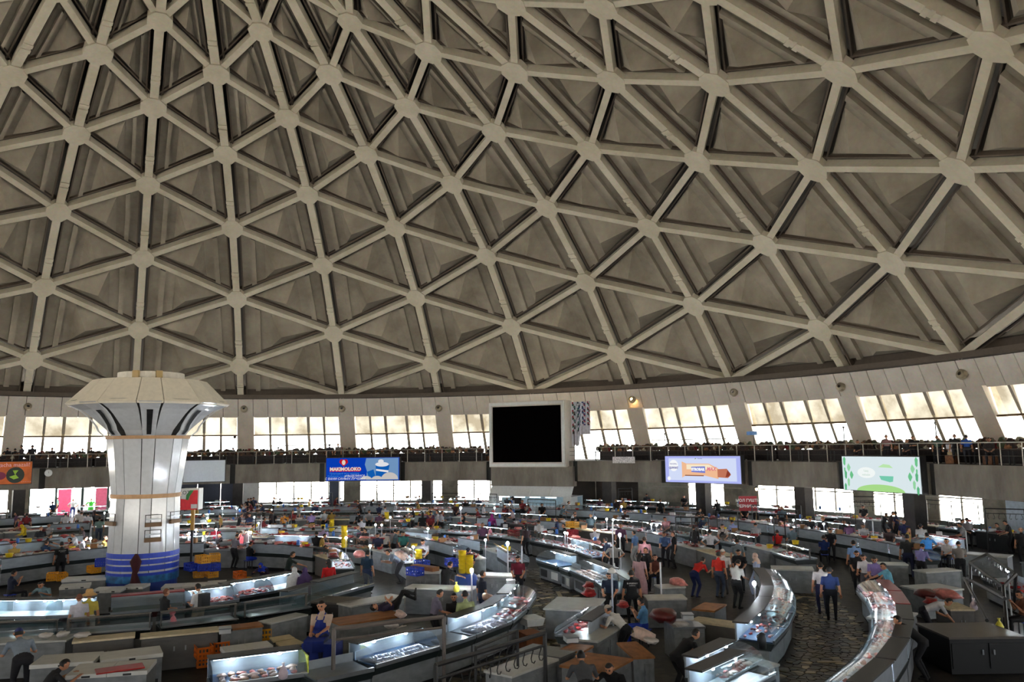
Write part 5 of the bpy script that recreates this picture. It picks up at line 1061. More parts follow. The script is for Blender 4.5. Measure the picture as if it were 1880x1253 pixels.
    mm = bpy.data.meshes.new('body'); mm.from_pydata(out.v, [], out.f)
    for x in (SKIN[0], M_DARK, M_DARK, SHOE, EYE, LIP): mm.materials.append(x)
    mm.polygons.foreach_set('material_index', out.m); mm.polygons.foreach_set('use_smooth', [True]*len(out.f)); mm.update(); BODY[key] = (mm, J); return BODY[key]
EXTRA = {}
def extra(kind, pose):
    if (kind, pose) in EXTRA: return EXTRA[(kind, pose)]
    J = body(pose, 's')[1]; Rh, c = J['Rh'], J['head']; b = MB()
    if kind == 'hair': vs, fs, _ = headpts(Rh, c, grow=.09, sel=lambda d: d[2] > .42+.25*max(0, d[1]) or (d[1] < .05 and d[2] > -.35)); b.add(vs, fs)
    elif kind == 'longhair':
        vs, fs, _ = headpts(Rh, c, grow=.12, sel=lambda d: d[2] > .4 or (d[1] < .25 and d[2] > -.6)); b.add(vs, fs); b.loft([c+Rh@V((0, -.06, -.02)), c+Rh@V((0, -.09, -.14)), c+Rh@V((0, -.11, -.30))], [(.07, .04), (.075, .035), (.04, .02)], 8, (1, 0, 0))
    elif kind == 'hijab':
        vs, fs, _ = headpts(Rh, c, grow=.2, sel=lambda d: d[1] < .62 or d[2] > .6 or d[2] < -.75); b.add(vs, fs); b.loft([c+Rh@V((0, -.01, -.06)), J['neck']+V((0, 0, .02)), J['chest']+V((0, 0, .06))], [(.075, .085), (.12, .11), (.225, .16)], 14, (1, 0, 0), False)
    elif kind == 'veil':
        vs, fs, _ = headpts(Rh, c, grow=.22, sel=lambda d: d[1] < .6 or d[2] > .6 or d[2] < -.7); b.add(vs, fs); b.loft([c+Rh@V((0, -.03, -.04)), J['neck'], J['chest'], J['pel']+V((0, -.03, .05)), J['pel']+V((0, -.04, -.25))], [(.08, .09), (.17, .13), (.25, .19), (.27, .21), (.29, .22)], 16, (1, 0, 0), False)
    elif kind in ('dress', 'skirt'):
        top = J['chest'] if kind == 'dress' else J['waist']; k = (J['kn0']+J['kn1'])/2; a = (J['an0']+J['an1'])/2
        pts = [top, J['waist'], J['pel'], k, a+V((0, 0, .06))]; rad = [(.185, .135), (.158, .118), (.19, .15), (.23, .2), (.27, .24)]
        b.loft(pts[0 if kind == 'dress' else 1:], rad[0 if kind == 'dress' else 1:], 16, (1, 0, 0), False)
    elif kind == 'apron':
        k = (J['kn0']+J['kn1'])/2; fr = V((0, .14, 0)); pts = [J['chest']+V((0, .135, .02)), J['waist']+V((0, .125, 0)), J['pel']+V((0, .15, .02)), (J['pel']+k)/2+V((0, .10, .06)), k+V((0, .09, .04)), k+V((0, .10, -.2))]
        w_ = (.10, .15, .19, .2, .21, .21); vs = []
        for p, q in zip(pts, w_): vs += [p+V((-q, -.05, 0)), p+V((0, .02, 0)), p+V((q, -.05, 0))]
        b.add(vs, [(3*i+j, 3*i+j+1, 3*i+4+j, 3*i+3+j) for i in range(5) for j in (0, 1)]); 
        for s in (-.08, .08): b.loft([pts[0]+V((s, 0, 0)), J['neck']+V((s*.9, .02, .01)), J['neck']+V((s*.6, -.07, -.02))], .012, 5)
    elif kind == 'cap':
        vs, fs, _ = headpts(Rh, c, grow=.12, sel=lambda d: d[2] > .35); b.add(vs, fs); b.add([c+Rh@V((x, y, z)) for x, y, z in ((-.06, .08, .05), (.06, .08, .05), (.045, .16, .035), (-.045, .16, .035))], [(0, 1, 2, 3)])
    elif kind == 'strawhat':
        pr = [(.01, .19), (.08, .185), (.1, .13), (.105, .07), (.15, .045), (.2, .01), (.205, 0)]; n = 18
        b.add([c+Rh@V((r*cos(2*pi*j/n), r*sin(2*pi*j/n), z)) for r, z in pr for j in range(n)], [(i*n+j, i*n+(j+1) % n, (i+1)*n+(j+1) % n, (i+1)*n+j) for i in range(6) for j in range(n)])
    elif kind == 'beard': vs, fs, _ = headpts(Rh, c, grow=.05, sel=lambda d: d[1] > .1 and d[2] < -.45); b.add(vs, fs)
    elif kind == 'backpack': q = J['chest']; b.box(tuple(q+V((0, -.2, -.05))), (.28, .16, .4))
    me = b.mesh(kind, [M_DARK], kind not in ('apron', 'backpack')); EXTRA[(kind, pose)] = me; return me
CLN = [0]
def cloth(rgb):
    return mat('cloth_%d_%d_%d' % rgb, rgb, .85, scale=14, var=.10)
FWD = atan2(CF.y, CF.x)
def person(loc, ang, pose, shirt, trous, label, hair='black', ex=(), sl='s', h=1.72, skin=0, group=None, rot=None):
    me, J = body(pose, sl); view = atan2(loc[1]-CAM.y, loc[0]-CAM.x); o = put('person', me); o.location = loc
    o.rotation_euler = (0, 0, view+radians(ang)-pi/2) if rot is None else rot; s = h/1.72; o.scale = (s*1.14, s*1.12, s); tag(o, label, 'person', group)
    for i, m in ((0, SKIN[skin]), (1, cloth(shirt)), (2, cloth(trous))): o.material_slots[i].link = 'OBJECT'; o.material_slots[i].material = m
    items = list(ex)
    if hair and not any(k in ('hijab', 'veil') for k, _ in items): items.append(('longhair' if hair.startswith('long') else 'hair', hair.replace('long', '')))
    for k, c in items:
        e = put(k if k != 'longhair' else 'hair', extra(k, pose), o); e.material_slots[0].link = 'OBJECT'; e.material_slots[0].material = HAIRM[c] if isinstance(c, str) else cloth(c)
    return o
HH = {'stand': 1.72, 'work': 1.68, 'lean': 1.33, 'bend': 1.1, 'reach': 1.66, 'phone': 1.71, 'walk': 1.68, 'hips': 1.72, 'sit': 1.34, 'sitphone': 1.33, 'sitlean': 1.22, 'fold': 1.71}
def clear_of(p, base=0):
    x, y = p.x, p.y
    if base > .3: return p
    for it in range(3):
        for cx, cy, rz, hx, hy, nm in RECT:
            dx, dy = x-cx, y-cy
            if abs(dx)+abs(dy) > 4.5: continue
            u = dx*cos(rz)+dy*sin(rz); v = -dx*sin(rz)+dy*cos(rz); mx, my = hx+.20, hy*(.96)+.20
            if abs(u) < mx and abs(v) < my:
                best = None
                for uu, vv in ((mx, v), (-mx, v), (u, my), (u, -my)):
                    qx, qy = cx+uu*cos(rz)-vv*sin(rz), cy+uu*sin(rz)+vv*cos(rz); away = hypot(qx-CAM.x, qy-CAM.y)-hypot(x-CAM.x, y-CAM.y)
                    c = hypot(qx-x, qy-y)+max(0, away)*.7
                    if best is None or c < best[0]: best = (c, qx, qy)
                x, y = best[1:]
    return V((x, y, p.z))
def P_(x, y, ang, pose, shirt, trous, label, hair='black', ex=(), sl='s', h=1.72, skin=0, base=0.0):
    hd = (HH[pose])*h/1.72+base; p = G(x, y, hd)
    if pose in ('lean', 'bend', 'sitlean'):          # the head hangs forward of the hips
        off = {'lean': .45, 'bend': .58, 'sitlean': .36}[pose]; a = atan2(p.y-CAM.y, p.x-CAM.x)+radians(ang); p -= V((cos(a), sin(a), 0))*off
    if not any(k in label for k in ('veil', 'purple headscarf', 'red dress')): p = clear_of(p, base)
    o = person((p.x, p.y, base), ang, pose, shirt, trous, label, hair, ex, sl, h, skin)
    if pose.startswith('sit'):                       # everybody seated gets a stool
        q = MB(); q.box((0, -.02, .445), (.34, .34, .03)) if base < .3 else q.box((0, -.05, .2), (.9, .6, .5)); st = q.build('stool', mat('stool_blue', (30, 60, 170), .5)); st.location = (p.x, p.y, base); st.rotation_euler = o.rotation_euler; tag(st, 'stool of the %s' % label, 'stool')
        for sx in (-.13, .13):
            for sy in (-.15, .11): MB().box((sx, sy, .215), (.03, .03, .43)).build('leg', M_DARK, st)
        if base or h != 1.72: pass
    return o
WH, BK, NV, GR, RD = (222, 222, 224), (20, 20, 24), (28, 34, 60), (128, 130, 136), (190, 34, 26)
JE, DT = (52, 66, 96), (28, 28, 34)
PEOPLE = [
 (147, 1092, 20, 'stand', (214, 210, 220), (150, 146, 150), 'woman seen from behind in a white top beside the straw hat', 'auburn', (), 's', 1.62), (164, 1087, -10, 'stand', (206, 188, 84), (214, 206, 196), 'person in a wide straw hat, yellow top and pale trousers', 'auburn', (('strawhat', (214, 170, 110)),), 's', 1.64),
 (303, 1083, -60, 'fold', (34, 34, 36), (30, 40, 80), 'bare-armed woman with red-brown hair holding her arms folded', 'auburn', (), 's', 1.62), (367, 1073, 40, 'phone', WH, (176, 158, 136), 'man in a white shirt and beige trousers with a dark backpack', 'black', (('backpack', (40, 42, 46)),)),
 (56, 1167, 12, 'lean', (124, 136, 150), DT, 'man in a grey blue shirt bending over at the left bottom', 'black', (('cap', (30, 40, 90)),), 's', 1.86), (110, 1213, -80, 'sitlean', BK, DT, 'dark haired person resting head down on the near freezer'), (22, 1049, -70, 'sitphone', (26, 34, 58), DT, 'man in navy looking at a phone at the left photo edge'), (78, 1068, 150, 'sitlean', (120, 150, 160), DT, 'person in pale blue bent low behind the bright glass case'),
 (541, 1043, 10, 'stand', (226, 226, 228), (206, 206, 208), 'woman wrapped in a long white veil holding a black bag', None, (('veil', (226, 228, 230)), ('skirt', (206, 206, 210))), 'l', 1.6), (560, 1044, 5, 'stand', (60, 40, 80), (30, 24, 40), 'woman in a purple headscarf and dark dress beside the white veil', None, (('veil', (70, 50, 96)), ('dress', (34, 26, 46))), 'l', 1.62), (604, 1028, 25, 'stand', (196, 22, 26), (196, 22, 26), 'woman in a long bright red dress with a dark ponytail', 'longblack', (('dress', (200, 22, 24)),), 'l', 1.64),
 (592, 1104, 160, 'sit', (190, 168, 150), (40, 50, 84), 'seated man in a beige polo shirt and blue apron', 'black', (('apron', (20, 44, 130)),), 's', 1.9, 0, .42), (796, 1085, -70, 'work', (110, 104, 122), DT, 'young man in a grey purple shirt standing over the fish counter'), (834, 1090, 170, 'sit', (26, 24, 26), DT, 'man in black seated low behind the whole fish'),
 (812, 1037, -55, 'reach', (18, 18, 20), (20, 20, 26), 'man in a black shirt reaching right towards a yellow bag'), (884, 1049, -60, 'stand', (36, 42, 60), JE, 'man in a dark navy t-shirt looking right by the fish counter'), (877, 1088, 20, 'stand', (150, 160, 112), (60, 62, 60), 'man in a light green t-shirt seen from behind at the fish counter'), (950, 1021, 175, 'work', (110, 22, 44), DT, 'man in a maroon shirt behind a white lamp post'),
 (1073, 1119, 60, 'lean', (206, 202, 196), BK, 'man in a white t-shirt and cap leaning on a chopping block', 'black', (('cap', (170, 160, 148)),)), (1159, 1048, 5, 'stand', BK, BK, 'man in a black t-shirt with white lettering on his back'), (1181, 1100, 75, 'sitphone', (96, 156, 210), (24, 60, 180), 'man in a light blue shirt and bright blue apron, seated'), (1068, 1211, 10, 'lean', (66, 68, 72), BK, 'dark haired person in a grey shirt at the bottom centre'), (1118, 1216, 160, 'sitlean', (12, 12, 14), BK, 'person in black in the shadow at the bottom centre'),
 (1270, 1168, -60, 'lean', (14, 14, 18), BK, 'man in a black t-shirt leaning over the bottom glass case'), (1287, 1031, -40, 'lean', (196, 32, 24), (26, 40, 90), 'man in a red shirt bending forward over a counter'), (1318, 1014, -30, 'stand', (196, 36, 22), (70, 84, 110), 'man in a red shirt and jeans standing upright beside the bending one'), (1349, 1030, -35, 'work', (220, 218, 216), BK, 'man in a white t-shirt with a dark collar working at the dark glass cases'), (1357, 1009, 170, 'work', BK, BK, 'man in black facing the camera across the dark cases'),
 (1388, 1017, 80, 'stand', (170, 184, 214), (160, 176, 206), 'woman in a pale headscarf and light blue patterned dress', None, (('hijab', (214, 186, 170)), ('dress', (168, 182, 214))), 'l', 1.6), (1353, 990, 10, 'stand', (110, 118, 124), DT, 'person in a grey top seen from behind above the men in red'), (1327, 1009, 165, 'stand', (226, 222, 220), (90, 90, 92), 'older man in a white shirt with a pale cap by the men in red', 'grey', (('cap', (220, 214, 206)),)), (1294, 974, 5, 'hips', (206, 206, 214), BK, 'man in a white t-shirt seen from behind in the right middle'), (1274, 966, 30, 'stand', (30, 26, 28), (40, 34, 40), 'woman in black with brown hair left of the white t-shirt', 'brown', (), 'l', 1.62),
 (1506, 1034, 10, 'stand', (206, 202, 200), (24, 28, 66), 'man in a white shirt in the right aisle beside the blue shirt'), (1522, 1042, 0, 'stand', (40, 62, 118), (14, 16, 26), 'man in a dark blue shirt standing with his back in the right aisle'), (1573, 1011, 175, 'work', BK, BK, 'man in black with a thoughtful face behind the red rimmed case'), (1588, 1018, 160, 'work', (222, 220, 222), (90, 90, 96), 'young man in a white t-shirt bending over the red rimmed case'), (1606, 1022, 175, 'work', (136, 118, 178), DT, 'young man in a purple t-shirt with dark print'), (1633, 1036, 110, 'reach', (110, 180, 206), (24, 24, 30), 'man in a turquoise t-shirt reaching left over the case'), (1567, 993, 15, 'stand', (120, 150, 196), DT, 'person in a light blue checked shirt seen from behind'),
 (1669, 982, 0, 'stand', (30, 32, 32), (24, 30, 60), 'broad man in dark clothes and a blue apron seen from behind', 'black', (), 's', 1.85), (1659, 955, 165, 'stand', (26, 34, 84), DT, 'man in a navy t-shirt standing on the right facing the camera'), (1678, 963, 170, 'work', WH, DT, 'man in white with a dark cap right of the navy t-shirt', 'black', (('cap', (40, 40, 44)),)), (1702, 979, 30, 'hips', (60, 140, 214), (26, 60, 110), 'man in a bright blue t-shirt with a hand on his hip'), (1688, 1000, -30, 'work', (130, 126, 180), DT, 'man in a lilac t-shirt with a white stripe on the sleeve'), (1760, 996, 5, 'work', (128, 122, 118), BK, 'man in a plain grey t-shirt seen from behind on the right'), (1738, 990, 160, 'sit', (224, 220, 218), DT, 'man in white with a red scarf seated on the right'), (1733, 1110, -80, 'bend', (200, 200, 206), (30, 30, 40), 'man in a white and blue t-shirt bent over a bin'), (1657, 1143, 80, 'lean', (16, 16, 18), BK, 'curly haired man in a black striped shirt bending behind the right cases'),
 (1876, 1086, 120, 'sitphone', (96, 60, 44), BK, 'person in brown sitting at the right photo edge'), (1820, 962, 120, 'sitphone', (84, 84, 80), DT, 'man in a dark grey t-shirt reading a paper on the right'), (1853, 957, 100, 'work', (20, 20, 22), BK, 'dark haired person in black by the hanging aprons on the right'), (1874, 969, 175, 'stand', (22, 22, 26), BK, 'person in black with a pale head covering at the right edge', 'grey'), (1776, 952, 10, 'work', (150, 146, 150), BK, 'person in a grey striped top under the bright window on the right'),
 (430, 982, -50, 'work', (124, 120, 130), DT, 'man in a grey t-shirt standing over the seated one in black'), (463, 995, -60, 'sitphone', (20, 20, 24), (28, 60, 180), 'man in black seated with a hand at his face', 'black'), (480, 1034, 160, 'sitlean', (50, 34, 60), DT, 'woman in a bright blue headscarf beside the yellow crates', None, (('hijab', (28, 60, 190)),), 'l', 1.62), (528, 1016, -80, 'reach', (30, 44, 40), DT, 'man in a dark green patterned shirt reaching right'), (396, 968, 10, 'work', (150, 20, 44), DT, 'man in crimson by the yellow crate right of the column'), (416, 980, 100, 'sit', (40, 30, 32), DT, 'dark haired head low behind the grey shirted man'), (523, 943, 5, 'work', (214, 130, 24), DT, 'man in an orange shirt seen from behind under the pipe frames'), (573, 941, 20, 'work', (150, 130, 184), DT, 'person in lilac under the blue billboard'), (596, 937, 170, 'work', (196, 204, 214), DT, 'person in white beside the yellow buckets far off'), (549, 930, 100, 'stand', (120, 120, 116), DT, 'person in grey just right of the orange shirt'),
 (512, 972, 150, 'sit', (110, 50, 40), DT, 'person in a red brown patterned top left of the yellow shirt'), (574, 970, 10, 'sit', (196, 184, 40), DT, 'person in a yellow shirt seen from behind'), (590, 967, 10, 'stand', (146, 128, 160), DT, 'person in a pale purple top right of the yellow shirt'), (604, 1008, 100, 'bend', (150, 150, 156), DT, 'man bending low left of the red dress'), (688, 979, 170, 'work', (24, 28, 54), DT, 'man in a dark navy t-shirt facing the camera in the middle'), (697, 975, 10, 'stand', (196, 188, 180), DT, 'man in white standing right behind the navy t-shirt'), (741, 976, 175, 'work', (50, 120, 116), DT, 'person in a teal shirt facing a woman with brown hair'), (731, 985, 5, 'sit', (112, 96, 110), DT, 'woman in mauve with brown hair seen from behind', 'brown', (), 's', 1.65), (778, 991, 165, 'work', (210, 206, 216), DT, 'young man in a white t-shirt beside the thin yellow stack'), (717, 1016, 100, 'lean', (110, 120, 136), DT, 'man in a grey blue shirt bent over a bright counter'), (674, 1012, -35, 'stand', (28, 58, 84), (40, 60, 100), 'man in a dark teal t-shirt walking in the middle', 'black'), (861, 1006, 170, 'work', (22, 30, 58), DT, 'man in a navy cap and shirt behind the yellow tubs', 'black', (('cap', (20, 24, 44)),)), (743, 947, 5, 'sit', (90, 150, 196), DT, 'person in light blue seen from behind in the far middle'), (776, 942, 0, 'stand', BK, DT, 'person in black with big dark hair in the far middle', 'longblack'), (661, 941, 30, 'work', BK, DT, 'person in black near the hanging meat'), (836, 925, 170, 'work', (60, 34, 34), DT, 'person in dark red far behind the bright bulb post'), (879, 914, 170, 'work', (30, 34, 60), DT, 'person in navy by the far right pipe frames'),
 (903, 945, 5, 'stand', (110, 20, 90), DT, 'woman with a magenta scarf by the hanging bags', None, (('hijab', (150, 24, 120)),), 'l', 1.6), (929, 927, 150, 'work', (70, 20, 30), DT, 'person in wine red left of the white kiosk'), (943, 934, 90, 'work', (206, 186, 190), DT, 'person in pale pink left of the white kiosk'), (1000, 924, 170, 'work', BK, DT, 'dark haired seller inside the white kiosk'), (974, 963, 40, 'stand', (50, 30, 34), BK, 'dark haired woman beside the wide red crate', 'longblack'), (990, 957, 10, 'work', WH, BK, 'person in white behind the dark haired woman'), (1036, 962, 100, 'stand', BK, BK, 'man in black left of the tall red crate stack'),
 (1165, 975, 60, 'stand', (96, 130, 180), (170, 174, 176), 'man in a blue polo shirt in the right middle'), (1183, 987, 10, 'stand', (206, 150, 158), DT, 'woman in a pink top next to the blue polo shirt', 'brown'), (1188, 957, 0, 'stand', (16, 20, 30), BK, 'large dark figure in black behind the pink top'), (1221, 977, 165, 'work', (70, 96, 140), DT, 'woman in a dull blue top facing the camera', 'brown'), (1237, 977, 100, 'stand', BK, BK, 'woman with brown hair and black top right of the blue one', 'brown'), (1187, 1006, 120, 'stand', BK, BK, 'young man in black above the black lettered shirt'), (1203, 1019, 170, 'sit', (110, 60, 50), BK, 'small person in brown red beside the young man in black'), (1113, 988, 60, 'stand', (26, 36, 60), BK, 'man in navy left of the grey t-shirt in the middle'), (1127, 994, 5, 'hips', (150, 148, 146), BK, 'man in a light grey t-shirt seen from behind in the middle'), (1173, 1017, -20, 'stand', (196, 160, 166), (190, 156, 162), 'woman in a pale pink long dress behind the black lettered shirt', 'longblack', (('dress', (200, 164, 170)),), 's', 1.66), (1120, 1050, 170, 'work', (24, 40, 64), BK, 'man in a dark blue shirt behind the silver lamp post'), (1213, 949, 150, 'work', (170, 120, 124), DT, 'person in pink far behind the blue woman'),
 (1157, 905, 0, 'stand', WH, BK, 'man in white standing by the far shuttered wall'), (1187, 907, 175, 'stand', (60, 64, 70), BK, 'man in dark grey with a cap by the far shuttered wall', 'black', (('cap', (40, 40, 44)),)), (1212, 917, 175, 'stand', (14, 14, 16), BK, 'silhouetted man in black right of the cap by the far wall'), (1256, 910, 170, 'work', BK, BK, 'dark figure under the left half of the lavender screen'), (1268, 908, 170, 'work', (30, 24, 30), BK, 'second dark figure under the lavender screen'), (1318, 918, 30, 'work', (30, 26, 30), BK, 'dark figure left of the red sign board'), (1347, 956, 30, 'work', (150, 160, 210), DT, 'man in a pale blue shirt below the red sign board'), (1320, 962, 170, 'work', (200, 190, 186), BK, 'man in a white shirt and black apron below the red sign', 'black', (('apron', (20, 20, 24)),)), (1427, 974, 15, 'sit', (196, 30, 26), DT, 'person in a red shirt sitting in the dark stalls', 'black'), (1455, 968, 20, 'work', (90, 110, 120), BK, 'person in dull grey blue right of the seated red shirt'), (1512, 984, 5, 'sit', (24, 50, 110), BK, 'person in a royal blue top sitting in the dark stalls'), (1585, 928, 170, 'work', (16, 16, 20), BK, 'person in black raising a hand under the green screen'), (1645, 940, 60, 'stand', (26, 30, 66), BK, 'person in dark blue under the green screen'),
 (110, 995, 10, 'stand', (18, 18, 20), BK, 'man in a black t-shirt seen from behind left of the column'), (121, 942, 10, 'stand', WH, BK, 'man in a white shirt nearest the left door post'), (145, 937, 20, 'stand', (224, 220, 222), BK, 'man in a white shirt, left of a close pair'), (150, 941, 0, 'walk', (230, 224, 222), BK, 'man in a white shirt, right of the close pair', 'brown'), (162, 943, 5, 'walk', (218, 216, 224), BK, 'man in a white shirt walking toward the open doors'), (183, 951, 0, 'walk', (110, 136, 130), (60, 70, 90), 'man in a grey green shirt walking left of the column'), (206, 975, 5, 'stand', (110, 16, 28), BK, 'person in a maroon hooded top beside the column', None, (('hijab', (110, 16, 28)),), 'l', 1.66), (173, 1006, 60, 'sitlean', BK, BK, 'man in a white cap and black t-shirt bent over a blue crate', 'black', (('cap', WH),)), (41, 952, 100, 'work', (150, 20, 50), DT, 'person in crimson near the white buckets on the left', 'brown'), (47, 964, 100, 'work', (220, 190, 40), DT, 'person in a yellow hood on the left', None, (('hijab', (226, 196, 40)),), 'l', 1.6), (90, 962, 170, 'sit', (190, 186, 190), DT, 'person in pale clothes sitting left of the white shirts', 'black'), (84, 994, -40, 'sit', (40, 70, 110), DT, 'woman in blue with brown hair left of the black t-shirt', 'brown'), (17, 990, 60, 'sit', (30, 26, 30), DT, 'dark haired person at the far left among yellow goods'), (131, 988, 90, 'sit', (34, 24, 50), DT, 'person in dark purple right of the black t-shirt', 'black'), (147, 968, 90, 'sit', (130, 110, 116), DT, 'person in mauve sitting under the white shirts', 'brown'),
 (118, 912, 5, 'walk', (14, 14, 22), BK, 'tall person in a long black coat in the doorway', 'longblack', (('dress', (14, 14, 20)),), 'l', 1.75), (97, 921, 30, 'stand', (24, 60, 110), BK, 'person in a blue shirt at the left side of the doorway'), (106, 914, 90, 'stand', (130, 170, 160), BK, 'person in pale green in the doorway', 'brown'), (183, 908, 10, 'walk', (20, 16, 18), BK, 'person in black walking right of the green dress', 'longblack', (('dress', (20, 16, 18)),), 'l', 1.7), (200, 915, 60, 'stand', (40, 60, 50), BK, 'woman in a beige headscarf by the right door post', None, (('hijab', (120, 100, 80)),), 'l', 1.6)]
for t in PEOPLE: P_(*t)
for x, y, sh, tr_, lb, ex in ((135, 906, (226, 226, 230), (30, 50, 120), 'display mannequin in a white top and blue shorts outside the doors', ()), (168, 912, (60, 190, 50), (60, 190, 50), 'display mannequin in a bright green dress outside the doors', (('dress', (70, 200, 60)),))):
    p = CY(x, y, 48.6); o = person((p.x, p.y, -.1), 180, 'hips', sh, tr_, lb, 'black', ex, 's', 1.75); o['category'] = 'mannequin'
# the man lying on the counter
p = G(715, 1122, 1.0); o = person((0, 0, 0), 0, 'lie', (40, 34, 62), (18, 16, 18), 'man lying on his back on the counter with arms over his chest', 'black', (), 's', 1.72)
a_ = atan2((G(745, 1118, 1)-G(690, 1125, 1)).y, (G(745, 1118, 1)-G(690, 1125, 1)).x)
o.rotation_euler = Matrix(((0, 0, 0), (0, 0, 0), (0, 0, 0))).to_euler() if False else (Matrix.Rotation(a_-pi/2, 3, 'Z') @ Matrix.Rotation(pi/2, 3, 'X')).to_euler()
o.location = G(686, 1118, 1.02)+V((cos(a_), sin(a_), 0))*1.62; o.location.z = 1.02
for i in range(1): MB().box((0, 0, 0), (.01, .01, .01))
# lettering on shirts
def back_text(lbl, lines, rows):
    for o in bpy.data.objects:
        if o.get('label') == lbl:
            for (tx, sz, z) in rows: text(tx, sz, (0, -.17, z), M_WHITE, o, (pi/2, 0, 0), ext=.002)
back_text('man in a black t-shirt with white lettering on his back', 0, (('BURBERRY', .065, 1.33), ('LONDON', .04, 1.26)))
back_text('man in a black t-shirt seen from behind left of the column', 0, (('MY LEGEND', .05, 1.34), ('ON TOUR', .035, 1.29)))
# sellers further off between the rings
SHC = [(30, 30, 34), (60, 44, 44), (150, 148, 150), (196, 196, 200), (120, 30, 34), (40, 54, 90), (90, 110, 120), (160, 130, 60), (96, 60, 90), (20, 20, 26)]
cnt = 0
for i in range(1000):
    rho = random.choice((9.6, 12.4, 13.2, 17.4, 21, 23, 26.3, 30, 31.6, 34.6, 38.8, 40.6)); az = D(random.uniform(-122, 38)); p = P(rho+random.uniform(-.15, .15), az)
    if hypot(p.x-CAM.x, p.y-CAM.y) < 42 or cnt >= 120: continue
    x, y = pix(V((p.x, p.y, 1.65)))
    if not (5 < x < 1875) or 195 < x < 350: continue
    if any(hypot(x-t[0], (y-t[1])*1.5) < 13 for t in PEOPLE): continue
    p = clear_of(p); cnt += 1; k = random.choice(SHC); nm = {(30, 30, 34): 'black', (60, 44, 44): 'brown', (150, 148, 150): 'grey', (196, 196, 200): 'white', (120, 30, 34): 'dark red', (40, 54, 90): 'navy', (90, 110, 120): 'slate', (160, 130, 60): 'mustard', (96, 60, 90): 'plum', (20, 20, 26): 'black'}[k]
    person((p.x, p.y, 0), random.choice((0, 180, 180, 90, -90)), random.choice(('work', 'work', 'stand', 'reach', 'fold')), k, DT, 'distant person in %s among the counters %s' % (nm, landmark(p)), random.choice(('black', 'black', 'brown')), group='distant people in %s %s' % (nm, landmark(p)), h=random.uniform(1.62, 1.76))
# people on the gallery
GPP = [(5, 832), (14, 822), (28, 824), (41, 818, (60, 50, 50)), (60, 815, (30, 26, 28)), (80, 829), (96, 822), (136, 829), (152, 824), (168, 822), (431, 822), (447, 825), (468, 824, (150, 146, 150)), (480, 824), (511, 822, (190, 160, 150)), (605, 816, (40, 36, 38)), (621, 815, (110, 104, 100)), (641, 826), (655, 821), (664, 826, (90, 60, 50)), (687, 827), (707, 829), (797, 817), (812, 822), (785, 826), (866, 820), (881, 818, (110, 104, 104)), (898, 819), (1142, 814), (1257, 822), (1308, 815, (60, 50, 40)), (1497, 819), (1509, 815, (120, 110, 110)), (1575, 811), (1627, 799, (150, 110, 108)), (1665, 804), (1675, 802), (1720, 801, (60, 84, 74)), (1745, 803, (190, 186, 196)), (1752, 798), (1773, 799, (30, 80, 170)), (1815, 809)]
for i, t in enumerate(GPP):
    x, y = t[:2]; big = x > 1560; rho = 42.1 if not (x in (41, 60, 605, 621) or big) else 39.5; p = CY(x, y, rho); h = p.z-ZG; pose = random.choice(('stand', 'work', 'fold', 'stand')) if h > 1.45 else 'sit'
    hh = max(1.5, min(1.9, h*1.0)) if h > 1.45 else 1.7; sh = t[2] if len(t) > 2 else random.choice(((24, 22, 24), (46, 38, 36), (36, 36, 44))); ntr = (150, 130, 100) if x == 1745 else DT
    named = {605: 'man in dark clothes standing at the gallery rail above the blue billboard', 621: 'person in grey beside him at the rail above the blue billboard', 1627: 'man in a dusty pink shirt on the gallery above the green screen', 1665: 'left one of two men close together on the gallery at the right', 1675: 'man in black, right one of two close together on the gallery', 1720: 'person in green behind the thin pole on the gallery', 1745: 'person in a white top and tan shorts at the gallery rail', 1752: 'person with a big dark hairdo behind the white top on the gallery', 1773: 'man in a blue t-shirt on the gallery at the right', 1815: 'lone person by the window at the far right of the gallery', 1142: 'person standing on the gallery between curtain and lavender screen', 41: 'person at the gallery rail near the left edge of the photo', 60: 'person with a large bundle on the gallery, far left', 1575: 'seated man on the gallery above the left end of the green screen'}
    lb = named.get(x); pp = V((p.x, p.y, ZG)); lm = landmark(pp).replace('under', 'above')
    o = person(pp, random.choice((0, 180, 160, 60, -80)) if x not in (1745, 605) else 0, pose, sh, ntr, lb or 'small dark figure behind the gallery goods, %s' % lm, 'black', group=None if lb else 'small gallery figures %s' % lm, h=hh)
    if pose == 'sit': st = MB().box((0, 0, .23), (.5, .45, .46)).build('wooden_box', GC[2]); st.location = pp-V((0, 0, .0)); tag(st, 'brown box used as a seat on the gallery, %s' % lm, 'box', 'box seats on the gallery %s' % lm)

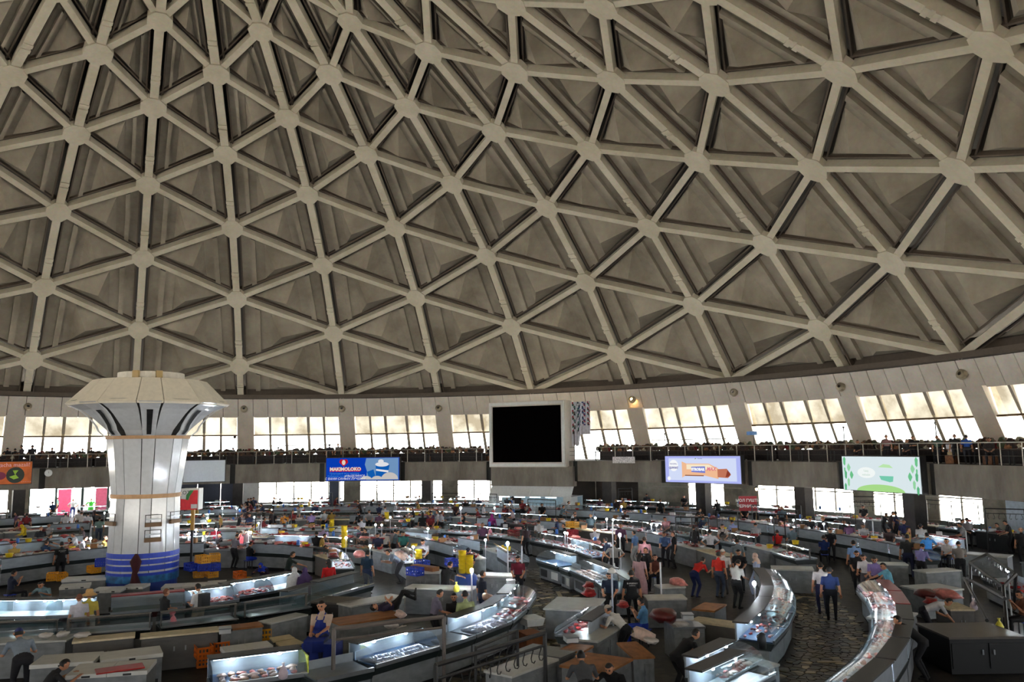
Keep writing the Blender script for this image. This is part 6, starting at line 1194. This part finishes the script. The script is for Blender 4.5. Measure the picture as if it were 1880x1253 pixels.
# ---------------------------------------------------------------- loose goods on the further counters
BOWL = MB().lathe([(.01, 0), (.10, 0), (.17, .10), (.16, .10), (.09, .02)], 12)
CL = [('bowl', BOWL.mesh('bowl', mat('bowl_white', (200, 204, 206), .4), True), 'white bowl', 'bowl'), ('bowl', BOWL.mesh('bowl', mat('bowl_red', (160, 30, 30), .4), True), 'red bowl', 'bowl'), ('cloth', RAG[1], 'white cloth bundle', 'cloth'), ('plastic_tub', TUBM, 'yellow tub', 'tub'),
      ('meat_joint', ME[0], 'red meat joint', 'meat'), ('meat_joint', ME[1], 'pink meat joint', 'meat'), ('meat_joint', ME[3], 'dark meat joint', 'meat'), ('jar', MB().lathe([(.01, 0), (.08, 0), (.08, .2), (.05, .24), (.01, .25)], 10).mesh('jar', mat('jar_blue', (60, 110, 190), .3), True), 'blue jar', 'jar'), ('carton', MB().box((0, 0, .1), (.3, .24, .2)).mesh('carton', mat('carton_brown', (140, 100, 64), .8)), 'brown carton', 'carton'), ('carton', MB().box((0, 0, .08), (.34, .26, .16)).mesh('carton', mat('carton_white', (214, 214, 216), .6)), 'white foam carton', 'carton')]
big = [r for r in RECT[NMAN:] if r[5] in ('counter', 'display_case')]
for i in range(620):
    cx, cy, rz, hx, hy, nm = random.choice(big); x, y = pix((cx, cy, 1))
    if not (0 < x < 1880): continue
    u = random.uniform(-.9, .9)*hx; v = random.uniform(-.3, .3)*hy if nm == 'counter' else -.72*hy; z = .945 if nm == 'counter' else 1.28
    k = CL[int(random.random()*len(CL))]; o = put(k[0], k[1]); px_, py_ = cx+u*cos(rz)-v*sin(rz), cy+u*sin(rz)+v*cos(rz); o.location = (px_, py_, z); o.rotation_euler = (0, 0, random.uniform(0, 6)); sc = 2.0 if k[0] == 'meat_joint' else 1.0; o.scale = (sc,)*3
    tag(o, '%s on a market counter %s' % (k[2], landmark(V((px_, py_, 0)))), k[3], '%ss on counters %s' % (k[2], landmark(V((px_, py_, 0)))))
# lettering becomes real meshes
dg = bpy.context.evaluated_depsgraph_get(); dg.update()
for o in [o for o in bpy.data.objects if o.type == 'FONT']:
    me = bpy.data.meshes.new_from_object(o.evaluated_get(dg)); n = put('lettering', me, o.parent); n.location = o.location; n.rotation_euler = o.rotation_euler
    if not me.materials: me.materials.append(o.data.materials[0])
    bpy.data.objects.remove(o)
# look-alikes get the place that tells them apart
ORD = 'leftmost;second from left;third from left;fourth from left;fifth from left;sixth from left;seventh from left;eighth from left;ninth from left;tenth from left;eleventh from left;twelfth from left;thirteenth from left;fourteenth from left;fifteenth from left'.split(';')
by = {}
for o in bpy.data.objects:
    if o.parent is None and o.get('label'): by.setdefault(o['label'], []).append(o)
for lb, os_ in by.items():
    if 1 < len(os_) <= 15 and os_[0].name.split('.')[0] not in ('meat_cut', 'fish', 'meat_pile', 'goods_heap') and len(lb.split()) <= 13:
        os_.sort(key=lambda o: pix(o.location)[0])
        for i, o in enumerate(os_): o['label'] = lb + ', ' + ORD[i]
